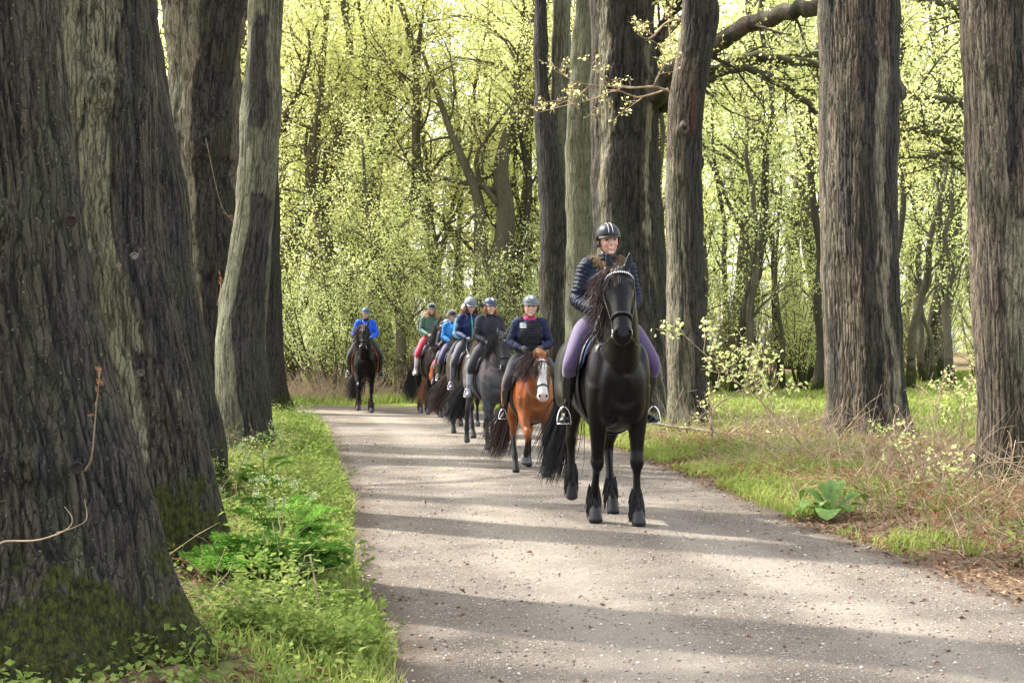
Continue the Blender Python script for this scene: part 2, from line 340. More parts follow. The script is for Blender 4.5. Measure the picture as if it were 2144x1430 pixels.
def mat_soil():
    m, nt, ns, ls, out = newmat('soil'); tc = N_(nt, 'ShaderNodeTexCoord').outputs['Object']
    gr = N_(nt, 'ShaderNodeAttribute', attribute_name='h').outputs['Fac']
    br = ramp(nt, noise(nt, tc, 14, 6, .75), [(.3, (.05, .035, .024)), (.5, (.13, .09, .06)), (.7, (.28, .19, .12))])
    g = ramp(nt, noise(nt, tc, 5, 6, .7), [(.3, (.07, .10, .018)), (.55, (.15, .22, .03)), (.75, (.24, .27, .07))])
    c = mixc(nt, mrange(nt, math_(nt, 'ADD', gr, math_(nt, 'SUBTRACT', noise(nt, tc, 1.5, 6, .7), .5)), .35, .65), br, g)
    p = N_(nt, 'ShaderNodeBsdfPrincipled', {'Base Color': c, 'Roughness': .95, 'Specular IOR Level': .1})
    ls.new(N_(nt, 'ShaderNodeBump', {'Height': noise(nt, tc, 30, 5, .7), 'Strength': .8, 'Distance': .03}).outputs[0], p.inputs['Normal'])
    ls.new(p.outputs[0], out.inputs[0]); return m
M['soil'] = mat_soil()

# ------------------------------------------------------------------ ground and path
_LY = [-20, 2, 6, 7.4, 9.45, 13, 18.9, 26, 31, 33.8, 34.6, 35.2]; _LX = [.2, -.2, -.5, -.68, -1.08, -1.45, -2.35, -3.4, -4.4, -6., -12., -40.]
_RY = [-20, 2, 6, 8, 11.5, 17.3, 26, 30, 34, 36.5, 37.8]; _RX = [4.2, 3.6, 3.2, 2.9, 2.43, 1.95, 1.0, .5, -.2, -1.2, -4.0]
def xl(y): return np.interp(y, _LY, _LX)
def xr(y): return np.interp(y, _RY, _RX)
YEND = 37.8
def wig(x, y): return (fbm(stk([np.asarray(x) * .0 + 3, np.asarray(y) * 1.7, np.asarray(y) * 0], -1), 3, 5) - .5) * .5
def outside(x, y):
    """metres outside the path edge (negative inside)"""
    x = np.asarray(x, float); y = np.asarray(y, float)
    d = np.maximum(xl(y) - x, x - xr(y)) * np.where(y > 33.8, .4, .95)
    return np.maximum(d, y - YEND)
def gh(x, y):
    x = np.asarray(x, float); y = np.asarray(y, float); o = outside(x, y); p = stk(np.broadcast_arrays(x, y, x * 0), -1)
    h = .10 * smooth01(o / 1.2) + smooth01(o / .6) * (fbm(p * .9, 3, 3) - .5) * .18 + (fbm(p * .5, 3, 8) - .5) * .03
    h = h + smooth01((y - 45) / 60) * 1.2 + smooth01((x - 6) / 10) * .15
    return h
def spaced(lo, hi, a, b, step, g=1.12):
    v = list(np.arange(a, b, step)); s = step; x = v[-1]
    while x < hi: s *= g; x += s; v.append(x)
    s = step; x = a; w = []
    while x > lo: s *= g; x -= s; w.append(x)
    return np.array(w[::-1] + v)
def grid_mesh(X, Y, Z, a=None):
    ny, nx = X.shape; i = (np.arange(ny - 1)[:, None] * nx + np.arange(nx - 1)[None]).ravel(); X, Y, Z = np.broadcast_arrays(X, Y, Z)
    return MB().add(stk([X, Y, Z], -1).reshape(-1, 3), stk([i, i + 1, i + nx + 1, i + nx], -1), None if a is None else a.ravel())
gx = spaced(-400, 400, -7, 9, .11); gy = spaced(-60, 700, 3, 40, .13)
X, Y = np.meshgrid(gx, gy); o_ = outside(X, Y); Z = gh(X, Y) - .035 * (o_ < .03) 
green = np.clip(smooth01((Y - 38) / 3) * .8 + smooth01((X - xr(Y) - 2.5) / 2) * smooth01((Y - 16) / 6) * .9 + .35 * (X < 0) + .25 * np.exp(-((o_ - .3) / .5) ** 2), 0, 1)
green = green * np.where(Y > 60, .35, 1)
g = grid_mesh(X, Y, Z, green).build('ground', M['soil'], attr=True); tag(g, kind='structure')
py_ = np.concatenate([np.arange(-20, 3, .4), np.arange(3, YEND, .1), [YEND]]); t = np.linspace(0, 1, 61)
Yp = np.repeat(py_[:, None], 61, 1); L_ = xl(py_) - .06 + wig(0, py_) * .5; R_ = xr(py_) + .06 + wig(9, py_ + 50) * .5
L_ = np.maximum(L_, -40); Xp = L_[:, None] + (R_ - L_)[:, None] * t[None]
u = np.clip((Xp - xl(py_)[:, None]) / np.minimum((xr(py_) - xl(py_)), 8)[:, None], 0, 1)
tracks = np.exp(-((u - .33) / .10) ** 2) + .95 * np.exp(-((u - .70) / .09) ** 2) - 1.1 * np.exp(-(np.minimum(u, 1 - u) / .07) ** 2)
pt = grid_mesh(Xp, Yp, gh(Xp, Yp) + .006 - .02 * (outside(Xp, Yp) > .02) + .012 * (fbm(stk([Xp * 3, Yp * 3, Xp * 0], -1), 3, 4) - .5), tracks).build('path', M['gravel'], attr=True)
tag(pt, kind='structure')

# loose stones on the path
rng = np.random.default_rng(3); n = 16000
y = 4.5 + 20 * rng.random(n) ** 2.2; x = xl(y) + (xr(y) - xl(y)) * rng.random(n); r = rng.gamma(2.0, .0022, n) + .002; r = np.minimum(r, .011)
oct_ = np.array([[1, 0, 0], [0, 1, 0], [-1, 0, 0], [0, -1, 0], [0, 0, .6], [0, 0, -.5]]); of = np.array([[0, 1, 4], [1, 2, 4], [2, 3, 4], [3, 0, 4], [1, 0, 5], [2, 1, 5], [3, 2, 5], [0, 3, 5]])
ang = rng.random(n) * 6.28; ca, sa = np.cos(ang), np.sin(ang); sc = r[:, None] * (.6 + .8 * rng.random((n, 3)))
V = oct_[None] * sc[:, None]; V = V + rng.normal(size=V.shape) * (r * .12)[:, None, None]
V = stk([V[..., 0] * ca[:, None] - V[..., 1] * sa[:, None], V[..., 0] * sa[:, None] + V[..., 1] * ca[:, None], V[..., 2]], -1) + stk([x, y, gh(x, y) + .006 + r * .2], -1)[:, None]
F = (np.arange(n)[:, None, None] * 6 + of[None]).reshape(-1, 3)
def mat_stone():
    m, nt, ns, ls, out = newmat('pebble'); h = N_(nt, 'ShaderNodeAttribute', attribute_name='h').outputs['Fac']
    c = ramp(nt, h, [(0, (.09, .075, .065)), (.4, (.17, .145, .12)), (.75, (.36, .31, .27)), (.9, (.6, .57, .52)), (1, (.36, .15, .1))])
    ls.new(N_(nt, 'ShaderNodeBsdfPrincipled', {'Base Color': c, 'Roughness': .85}).outputs[0], out.inputs[0]); return m
M['pebble'] = mat_stone()
tag(MB().add(V.reshape(-1, 3), F, np.repeat(rng.random(n), 6)).build('gravel_stones', M['pebble'], smooth=False, attr=True), 'small loose stones scattered over the gravel path', 'stones', kind='stuff')

# ------------------------------------------------------------------ trunks
def trunk_mesh(prof, Y, zt, ns=200, dz=.03, seed=0, flare=.5, flutes=5, ridge=.022, rs=16., lumps=.05, zmin=-.15, ly=0., knots=(), squash=1.0, pale=(), wet=()):
    """prof rows (z, cx, r); built around local origin (cx at z 0, Y, 0)"""
    prof = np.array(prof, float); zv = np.concatenate([np.arange(zmin, zt, dz), np.arange(zt, prof[-1, 0], .25), [prof[-1, 0]]])
    x0 = prof[0, 1]; cx = np.interp(zv, prof[:, 0], prof[:, 1]); r = np.interp(zv, prof[:, 0], prof[:, 2])
    k = np.ones(9) / 9; m = int(.5 / dz)
    if m > 2:
        kk = np.ones(m) / m; pad = lambda a: np.convolve(np.pad(a, m // 2, 'edge'), kk, 'same')[m // 2:m // 2 + len(a)]
        n_ = (zv < zt).sum(); cx[:n_] = pad(cx[:n_]); r[:n_] = pad(r[:n_])
    th = np.arange(ns) / ns * 2 * np.pi; TH, ZV = np.meshgrid(th, zv); C, S = np.cos(TH), np.sin(TH); rr = np.repeat(r[:, None], ns, 1)
    ph = seed * 1.7
    lob = .5 + .5 * np.cos(flutes * TH + ph + .6 * np.sin(2 * TH + ph)); fl = np.exp(-np.maximum(ZV, 0) / .32) * flare
    rr = rr * (1 + fl * (.35 + .65 * lob) + .05 * np.cos(3 * TH + ph + ZV * .3) * 1.0 + .03 * np.cos(flutes * TH + ph))
    P = stk([rr * C, rr * S, ZV], -1)
    rr = rr + lumps * (fbm(P * [2.2, 2.2, 1.3], 3, seed + 1) - .5) * 2
    for (kt, kz, ks, kh) in knots:
        dth = (TH - kt + np.pi) % (2 * np.pi) - np.pi
        q = (dth * rr / ks) ** 2 + ((ZV - kz) / ks) ** 2; rr = rr + kh * np.exp(-q) - kh * .9 * np.exp(-q * 9)
    P = stk([rr * C, rr * S, ZV], -1)
    W = (fbm(P * [4, 4, 2.2], 3, seed + 5)[..., None] - .5) * [.9, .9, .6]
    q = (P * [1, 1, .06] * rs * 2.4) + W
    a = 1 - np.abs(2 * vn(q, seed + 2) - 1); b = 1 - np.abs(2 * vn(q * [1.9, 1.9, 2.6] + 5, seed + 3) - 1)
    fur = np.maximum(a ** 5, .75 * b ** 6); h = 1 - fur; h = h * (.72 + .5 * fbm(P * [30, 30, 9], 3, seed + 4)); h = np.clip(h, 0, 1)
    rr = rr - ridge * .6 * fur + .014 * (fbm(P * [9, 9, 2.], 3, seed + 9) - .5)
    Xv = (cx[:, None] - x0) + rr * C; Yv = ly * ZV + rr * S * squash
    nz, nn = Xv.shape; i = (np.arange(nz - 1)[:, None] * nn); kx = np.arange(nn)[None]; k2 = (kx + 1) % nn
    mb = MB(); mb.add(stk([Xv, Yv, ZV], -1).reshape(-1, 3), qf(i + kx, i + k2, i + nn + k2, i + nn + kx).reshape(-1, 4), h.ravel())
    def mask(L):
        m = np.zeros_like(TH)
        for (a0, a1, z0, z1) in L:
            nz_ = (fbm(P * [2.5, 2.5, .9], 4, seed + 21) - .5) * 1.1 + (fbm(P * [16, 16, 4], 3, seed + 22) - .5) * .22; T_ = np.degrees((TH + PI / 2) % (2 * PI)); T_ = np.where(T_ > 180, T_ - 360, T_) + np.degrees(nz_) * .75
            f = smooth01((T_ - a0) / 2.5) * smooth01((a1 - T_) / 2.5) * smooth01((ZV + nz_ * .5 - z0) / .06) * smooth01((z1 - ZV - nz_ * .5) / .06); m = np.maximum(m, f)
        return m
    mb.extra = dict(pale=mask(pale), wet=mask(wet))  # bark stripes and stains; on some trunks also painted lit and shaded sides
    return mb
def edges(Y, rows, r=None):
    """rows (py, px left edge or None, px right edge, radius) -> profile (z, cx, r)"""
    out = []
    for py, a, b, rr in rows:
        z = PZ(py, Y)
        if a is None: out.append((z, PX(b, Y) - rr, rr))
        elif b is None: out.append((z, PX(a, Y) + rr, rr))
        else: out.append((z, PX((a + b) / 2, Y), (b - a) / 2 / FPX * Y))
    return sorted(out)
TRUNKS = []
def add_trunk(label, Y, rows, mat, top=10., **kw):
    prof = edges(Y, rows); z0 = float(gh(prof[0][1], Y))
    if prof[0][0] > 0: prof = [(0., prof[0][1], prof[0][2])] + prof
    l = prof[-1]; sl_ = (l[1] - prof[-2][1]) / max(.3, l[0] - prof[-2][0]) * .5
    if l[0] < top: prof.append((top, l[1] + np.clip(sl_, -.08, .08) * (top - l[0]), l[2] * .72))
    zvis = min(PZ(-60, Y), top)
    mb = trunk_mesh(prof, Y, zvis, **kw)
    root = empty('tree', (prof[0][1], Y, 0)); tag(root, label, 'tree', 'large old trees lining the riding path')
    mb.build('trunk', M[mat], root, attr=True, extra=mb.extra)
    TRUNKS.append((root, prof)); return root, prof
PI = math.pi
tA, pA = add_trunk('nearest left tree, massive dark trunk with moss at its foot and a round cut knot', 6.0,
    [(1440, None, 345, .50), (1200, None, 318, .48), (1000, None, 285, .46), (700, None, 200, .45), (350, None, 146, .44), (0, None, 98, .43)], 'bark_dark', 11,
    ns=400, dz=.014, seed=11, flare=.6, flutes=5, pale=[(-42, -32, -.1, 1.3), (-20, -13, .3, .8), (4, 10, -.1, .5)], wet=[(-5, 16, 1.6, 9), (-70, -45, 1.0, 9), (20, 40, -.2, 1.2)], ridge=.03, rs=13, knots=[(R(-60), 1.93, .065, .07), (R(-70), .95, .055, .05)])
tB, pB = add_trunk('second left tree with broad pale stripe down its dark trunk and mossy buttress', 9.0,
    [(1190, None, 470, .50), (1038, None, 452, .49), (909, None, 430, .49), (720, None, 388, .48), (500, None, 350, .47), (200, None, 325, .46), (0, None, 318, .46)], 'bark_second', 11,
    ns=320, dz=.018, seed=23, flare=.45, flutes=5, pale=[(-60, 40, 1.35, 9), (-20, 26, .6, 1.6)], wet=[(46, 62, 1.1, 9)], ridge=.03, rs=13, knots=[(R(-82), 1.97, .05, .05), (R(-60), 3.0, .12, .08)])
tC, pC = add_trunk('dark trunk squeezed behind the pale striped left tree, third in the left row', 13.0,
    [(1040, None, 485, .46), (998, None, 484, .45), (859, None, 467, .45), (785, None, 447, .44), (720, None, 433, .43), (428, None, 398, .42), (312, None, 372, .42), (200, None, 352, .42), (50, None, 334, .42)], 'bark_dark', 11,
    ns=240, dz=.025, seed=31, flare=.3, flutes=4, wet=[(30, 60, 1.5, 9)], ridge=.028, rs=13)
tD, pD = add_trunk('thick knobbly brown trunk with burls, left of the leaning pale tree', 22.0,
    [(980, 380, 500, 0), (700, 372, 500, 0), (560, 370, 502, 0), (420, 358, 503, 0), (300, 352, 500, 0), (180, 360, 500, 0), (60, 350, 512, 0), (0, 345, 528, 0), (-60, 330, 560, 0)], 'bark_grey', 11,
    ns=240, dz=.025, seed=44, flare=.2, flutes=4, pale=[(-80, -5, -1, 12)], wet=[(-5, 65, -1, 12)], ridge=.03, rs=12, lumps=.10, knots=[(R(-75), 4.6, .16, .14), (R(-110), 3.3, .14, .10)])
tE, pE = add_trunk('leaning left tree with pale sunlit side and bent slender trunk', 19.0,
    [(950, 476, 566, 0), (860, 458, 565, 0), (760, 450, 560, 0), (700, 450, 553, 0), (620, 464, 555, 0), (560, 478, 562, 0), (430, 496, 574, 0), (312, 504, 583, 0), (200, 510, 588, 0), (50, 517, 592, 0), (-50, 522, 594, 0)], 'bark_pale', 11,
    ns=200, dz=.028, seed=52, flare=.35, flutes=4, pale=[(-85, -8, .8, 4.2), (-85, -35, 4.2, 12)], wet=[(-6, 80, -1, 3.6), (-30, 30, 4.4, 6)], ridge=.018, rs=15)  # sunlit left side and shaded right side painted into the bark colour
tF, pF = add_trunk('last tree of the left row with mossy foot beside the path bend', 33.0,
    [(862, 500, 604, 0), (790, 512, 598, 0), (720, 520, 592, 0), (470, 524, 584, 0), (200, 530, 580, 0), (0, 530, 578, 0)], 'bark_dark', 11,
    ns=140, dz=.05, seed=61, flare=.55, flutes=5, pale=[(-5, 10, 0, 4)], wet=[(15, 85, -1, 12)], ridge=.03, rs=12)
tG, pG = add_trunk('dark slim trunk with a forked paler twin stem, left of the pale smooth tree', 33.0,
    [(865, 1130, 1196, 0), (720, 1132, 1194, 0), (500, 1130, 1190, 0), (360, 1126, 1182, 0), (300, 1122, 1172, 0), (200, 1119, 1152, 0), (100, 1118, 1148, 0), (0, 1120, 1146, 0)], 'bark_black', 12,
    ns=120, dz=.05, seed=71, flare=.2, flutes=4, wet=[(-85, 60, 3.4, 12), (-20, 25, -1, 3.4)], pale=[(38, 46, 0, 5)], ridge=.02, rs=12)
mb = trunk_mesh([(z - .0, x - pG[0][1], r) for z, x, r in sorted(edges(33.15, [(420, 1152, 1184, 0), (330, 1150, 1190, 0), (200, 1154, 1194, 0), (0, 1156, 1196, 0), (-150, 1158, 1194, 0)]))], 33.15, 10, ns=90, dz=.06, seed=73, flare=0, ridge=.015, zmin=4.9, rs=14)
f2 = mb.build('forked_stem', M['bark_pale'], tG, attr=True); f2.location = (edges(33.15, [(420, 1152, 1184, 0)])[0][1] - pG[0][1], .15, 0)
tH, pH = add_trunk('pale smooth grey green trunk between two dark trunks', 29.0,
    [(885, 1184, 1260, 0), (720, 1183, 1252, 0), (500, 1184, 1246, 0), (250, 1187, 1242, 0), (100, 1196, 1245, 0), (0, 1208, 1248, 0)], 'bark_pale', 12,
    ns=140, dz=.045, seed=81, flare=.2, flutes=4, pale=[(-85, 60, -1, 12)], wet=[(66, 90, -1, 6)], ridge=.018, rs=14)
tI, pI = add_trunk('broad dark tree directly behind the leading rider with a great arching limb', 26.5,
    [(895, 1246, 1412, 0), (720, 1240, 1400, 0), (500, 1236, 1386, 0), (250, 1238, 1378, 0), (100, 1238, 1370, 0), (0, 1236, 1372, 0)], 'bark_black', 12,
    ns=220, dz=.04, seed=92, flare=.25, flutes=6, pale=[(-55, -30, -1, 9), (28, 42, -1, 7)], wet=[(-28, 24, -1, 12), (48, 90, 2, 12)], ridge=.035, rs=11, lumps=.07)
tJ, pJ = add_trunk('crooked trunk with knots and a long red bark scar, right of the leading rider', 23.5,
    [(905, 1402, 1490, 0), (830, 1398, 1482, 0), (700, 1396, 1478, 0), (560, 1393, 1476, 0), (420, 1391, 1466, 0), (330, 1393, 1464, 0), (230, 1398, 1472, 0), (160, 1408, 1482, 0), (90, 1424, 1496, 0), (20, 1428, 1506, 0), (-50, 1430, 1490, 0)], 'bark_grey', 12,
    ns=180, dz=.03, seed=103, flare=.3, flutes=4, pale=[(-80, -5, -1, 4.6)], wet=[(8, 85, -1, 12), (-60, 85, 6.2, 12)], ridge=.018, rs=14, knots=[(R(-95), 5.05, .10, .10), (R(0), 4.55, .1, .07), (R(-5), 2.5, .1, .07)])  # lit left half and shaded right half are put into the colour
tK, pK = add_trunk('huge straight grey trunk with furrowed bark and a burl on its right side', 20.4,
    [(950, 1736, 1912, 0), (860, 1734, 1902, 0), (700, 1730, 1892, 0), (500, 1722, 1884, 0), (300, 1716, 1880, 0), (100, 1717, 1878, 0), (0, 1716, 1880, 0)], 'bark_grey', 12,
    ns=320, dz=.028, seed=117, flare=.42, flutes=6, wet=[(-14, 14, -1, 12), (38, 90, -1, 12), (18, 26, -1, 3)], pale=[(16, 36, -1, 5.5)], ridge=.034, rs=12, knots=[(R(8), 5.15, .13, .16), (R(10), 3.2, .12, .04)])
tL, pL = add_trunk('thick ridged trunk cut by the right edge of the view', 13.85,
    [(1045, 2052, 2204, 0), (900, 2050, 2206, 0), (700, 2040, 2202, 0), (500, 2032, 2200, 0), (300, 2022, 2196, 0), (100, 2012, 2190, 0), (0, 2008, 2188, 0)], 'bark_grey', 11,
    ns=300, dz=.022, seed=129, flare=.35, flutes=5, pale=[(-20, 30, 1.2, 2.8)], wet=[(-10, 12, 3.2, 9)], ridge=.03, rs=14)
# cut knots, scar, stubs
def disk_knot(parent, p, r, col, nrm=(0, -1, 0), name='cut_knot'):
    nv = Vector(nrm).to_track_quat('Z', 'Y').to_matrix(); mb = MB(); th = np.arange(18) / 18 * 2 * PI
    rows = []
    for k, (rr, zz) in enumerate([(1.25, -.5), (1.3, .0), (1.12, .28), (.85, .18), (.8, .0), (.01, -.08)]):
        rows.append(stk([np.cos(th) * rr * r * (1 + .12 * np.sin(3 * th)), np.sin(th) * rr * r, th * 0 + zz * r], -1))
    V = np.array(rows).reshape(-1, 3) @ np.array(nv).T + np.array(p); b = (np.arange(5) * 18)[:, None]; k = np.arange(18)[None]; k2 = (k + 1) % 18
    mb.add(V, qf(b + k, b + k2, b + 18 + k2, b + 18 + k).reshape(-1, 4), 0.5)
    return mb.build(name, mat_simple(name, col, .85, .2, .6, 60, .5), parent, attr=True)
disk_knot(tA, (.225, -.395, 1.92), .018, (.022, .012, .009), (.45, -.9, 0.0))
disk_knot(tA, (.262, -.43, .95), .02, (.02, .017, .016), (.5, -.9, 0.1))
disk_knot(tB, (.06, -.495, 1.98), .018, (.19, .155, .13), (.1, -1, 0)); disk_knot(tB, (.1, -.495, 1.28), .018, (.10, .08, .07), (.1, -1, 0))
disk_knot(tB, (-.03, -.505, 1.92), .012, (.2, .14, .09), (-.1, -1, 0))
sc_ = MB(); rows = [(0.10, -.30, 4.95, .012, .02), (.1, -.345, 5.15, .045, .03), (.12, -.35, 5.4, .05, .03), (.13, -.345, 5.65, .035, .03), (.14, -.33, 5.8, .01, .02)]
loft([(r_[0] - .10, r_[1] + .045, r_[2], r_[3] * .8, r_[4]) for r_ in rows], 20, 12, out=sc_); sc_.build('bark_scar', mat_simple('scar', (.07, .026, .018), .9, .2, .5, 40, .4), tJ)

# ------------------------------------------------------------------ tree generator
def grow(par, prad, n, t0, t1, L, rng, P=7, spread=(35, 75), up=.15, wob=.12, rr=.55, droop=0., sort=True):
    """n children per parent polyline -> pts (S*n,P,3), rad"""
    S, Q, _ = par.shape; N = S * n
    t = t0 + (t1 - t0) * ((np.tile(np.arange(n), S) + rng.random(N)) / n); pi = np.repeat(np.arange(S), n)
    f = t * (Q - 1); i = np.clip(np.floor(f).astype(int), 0, Q - 2); f = (f - i)[:, None]
    p = par[pi, i] * (1 - f) + par[pi, i + 1] * f; r = prad[pi, i] * (1 - f[:, 0]) + prad[pi, i + 1] * f[:, 0]
    d = nrm(par[pi, i + 1] - par[pi, i]); a = rng.normal(size=(N, 3)); a = nrm(a - (a * d).sum(1, keepdims=True) * d)
    ang = np.radians(spread[0] + (spread[1] - spread[0]) * rng.random(N))[:, None]; d = d * np.cos(ang) + a * np.sin(ang); d[:, 2] += up; d = nrm(d)
    L = np.asarray(L(t) if callable(L) else L) * (.6 + .7 * rng.random(N)); st = (L / (P - 1))[:, None]
    pts = [p]; cur = p; wv = rng.normal(size=(N, 3)) * wob
    for k in range(P - 1):
        wv = wv * .5 + rng.normal(size=(N, 3)) * wob; d = nrm(d + wv + [0, 0, up * .25 - droop * (k / P)]); cur = cur + d * st; pts.append(cur)
    r0 = np.minimum(r * rr, L * .035 + .004); rad = r0[:, None] * np.linspace(1, .3, P)[None] 
    return stk(pts, 1), np.maximum(rad, .0035)
def leafcloud(tw, per, rng, L, spread=.12, W=.75, up=.4, hang=0.):
    S, P, _ = tw.shape; N = S * per; t = rng.random(N) * (P - 1.001); i = t.astype(int); f = (t - i)[:, None]; pi = np.repeat(np.arange(S), per)
    c = tw[pi, i] * (1 - f) + tw[pi, i + 1] * f + rng.normal(size=(N, 3)) * spread
    l = L * (.55 + .8 * rng.random(N)); return leaves(c, rdir(N, rng, -hang), rdir(N, rng, up), l, l * W)
def make_tree(seed, H=14., r0=.22, lean=(0, 0), cb=.25, nl=16, LL=4.5, ntw=9, LT=1.5, nsub=6, LS=.6, per=12, leafL=.11, mats=('bark_far', 'leaf_yellow'), up=.25, wob=.14, crown_top=.98, trunk_pts=None, spread=(45, 80), sp=.12, droop=0.):
    rng = np.random.default_rng(seed)
    if trunk_pts is None:
        z = np.linspace(0, H, 12); w = np.cumsum(rng.normal(size=(12, 2)) * H * .012, axis=0); w -= w[0]
        tr = stk([w[:, 0] + lean[0] * z / H, w[:, 1] + lean[1] * z / H, z - .1 * (z == 0)], 1)
    else: tr = cr(trunk_pts, 14)
    n = len(tr); rad = r0 * (1 - .8 * np.linspace(0, 1, n) ** 1.1); rad[0] *= 1.35
    wood = tubes(cr(tr, n * 3)[None], np.interp(np.linspace(0, n - 1, n * 3), np.arange(n), rad)[None], 9, a=.6)
    l1, r1 = grow(tr[None], rad[None], nl, cb, crown_top, lambda t: LL * (1.15 - .75 * np.clip((t - cb) / (1 - cb), 0, 1)), rng, 10, spread, up, wob, .40, droop)
    tubes(l1, r1, 6, out=wood, a=.6)
    l2, r2 = grow(l1, r1, ntw, .2, 1., LT, rng, 6, (30, 70), .12, .18, .5, droop); tubes(l2, r2, 4, cap=False, out=wood, a=.6)
    if nsub:
        l3, r3 = grow(l2, r2, nsub, .1, 1., LS, rng, 4, (25, 70), .1, .2, .5); tubes(l3, r3, 3, cap=False, out=wood, a=.6)
    else: l3 = l2
    cw = leafcloud(l3, per, rng, leafL, sp) if per else None
    return wood, cw
def tree_obj(label, group, loc, wood, cw, mats, rz=0, sc=1., name='tree', cat='tree'):
    root = empty(name, loc, rz, sc); tag(root, label, cat, group)
    wood.build('trunk', M[mats[0]], root, attr=True)
    if cw is not None: cw.build('crown', M[mats[1]], root, smooth=False)
    return root

# ---- limbs of the right hand trees
def limb(parent, pts_px, name='limb', mat='mossy_limb', ns=9, n=28, seed=0, sub=0, LS=.8, leafmat=None, per=0, leafL=.07, wob=.12, subr=.5, spread=(30, 80), lsp=.08, up=0.):
    """pts rows (px, py, Y, radius)"""
    rng = np.random.default_rng(seed); P = np.array([list(P3(a, b, c)) + [r] for a, b, c, r in pts_px]); A = cr(P, n); A[:, :3] += (rng.normal(size=(n, 3)) * A[:, 3:4] * .25)
    o = np.array(parent.location); pts = A[:, :3] - o; mb = tubes(pts[None], np.maximum(A[:, 3], .003)[None], ns, a=.6)
    if sub:
        l1, r1 = grow(pts[None], A[None, :, 3], sub, .1, 1, LS, rng, 7, spread, up, wob, subr); tubes(l1, r1, 5, out=mb, a=.6)
        l2, r2 = grow(l1, r1, 6, .15, 1, LS * .45, rng, 5, (25, 75), up, .2, .5); tubes(l2, r2, 4, cap=False, out=mb, a=.6)
        l3, r3 = grow(l2, r2, 3, .2, 1, LS * .2, rng, 4, (25, 75), up, .2, .5); tubes(l3, r3, 3, cap=False, out=mb, a=.6)
    o_ = mb.build(name, M[mat], parent, attr=True)
    if sub and per:
        leafcloud(l3, per, rng, leafL, lsp).build('leaf_sprays', M[leafmat or 'leaf_yellow'], o_, smooth=False)
    return o_
# the great arching limb behind the crooked tree, reaching up behind the huge grey trunk
limb(tI, [(1350, 225, 26.4, .27), (1385, 185, 26.0, .215), (1440, 130, 25.6, .185), (1510, 85, 25.2, .16), (1580, 45, 24.8, .15), (1650, 22, 24.3, .145), (1720, 8, 24, .14), (1800, -40, 23.5, .12), (1900, -120, 23, .08)], 'arching_limb', 'bark_grey', 14, 40, 1, sub=4, LS=1.2, per=5, up=.3, subr=.25)
limb(tI, [(1372, 215, 26.6, .15), (1440, 168, 26.6, .12), (1490, 155, 26.4, .11), (1560, 120, 26.2, .10), (1640, 128, 26, .085), (1720, 135, 26, .07), (1800, 120, 25.8, .05), (1900, 100, 25.5, .02)], 'mossy_limb', seed=2, sub=9, LS=1.3, per=7, up=.0, subr=.35)
limb(tI, [(1374, 225, 26.7, .12), (1430, 190, 26.8, .09), (1500, 150, 26.8, .085), (1590, 128, 26.8, .08), (1680, 118, 26.8, .07), (1800, 100, 27, .05), (1900, 92, 27, .03)], 'mossy_limb', seed=3, sub=8, LS=1.3, per=7, up=.0, subr=.35)
limb(tI, [(1380, 232, 26.5, .10), (1440, 200, 26.2, .07), (1520, 150, 26, .06), (1570, 145, 25.8, .07), (1640, 180, 25.7, .06), (1690, 215, 25.5, .055), (1715, 240, 25.4, .04), (1790, 300, 25.3, .02)], 'mossy_limb', seed=4, sub=12, LS=1.3, per=6, up=-.2, subr=.35)
limb(tI, [(1360, 130, 26.6, .13), (1390, 60, 26.4, .10), (1430, -10, 26.2, .09), (1470, -70, 26, .07)], 'limb', 'bark_black', seed=5, sub=5, LS=1.2, per=6)
# limbs passing behind the huge grey trunk and the right edge trunk
tM_root = empty('tree', (PX(2080, 34), 34, 0)); tag(tM_root, 'tree standing behind the right edge trunk, its mossy limbs reaching left', 'tree')
tubes(np.array([[0, 0, -.1], [.1, 0, 2], [.05, 0, 5], [.2, .1, 9], [.3, .1, 12]])[None] if 0 else cr([[0, 0, -.1], [.1, 0, 2], [.05, 0, 5], [.2, .1, 9], [.3, .1, 12]], 20)[None], np.linspace(.34, .15, 20)[None], 12, a=.6).build('trunk', M['bark_far'], tM_root, attr=True)
limb(tM_root, [(2085, 330, 34, .15), (2030, 310, 33.8, .12), (1960, 278, 33.5, .11), (1880, 262, 33, .10), (1820, 250, 32.5, .07), (1740, 240, 32, .04)], 'mossy_limb', seed=12, sub=14, LS=1.8, per=7)
limb(tM_root, [(2085, 250, 34, .12), (2000, 212, 34, .09), (1940, 206, 34, .10), (1870, 190, 34, .07), (1780, 200, 34, .04)], 'mossy_limb', seed=13, sub=12, LS=1.6, per=7)
limb(tM_root, [(2085, 420, 34, .10), (2020, 360, 33.8, .06), (1960, 330, 33.6, .05), (1880, 330, 33.4, .03)], 'mossy_limb', seed=14, sub=10, LS=1.5, per=7)
limb(tM_root, [(2085, 120, 34, .12), (2010, 22, 33.8, .08), (1940, 0, 33.6, .07), (1860, -20, 33.4, .05)], 'mossy_limb', seed=15, sub=10, LS=1.5, per=7)
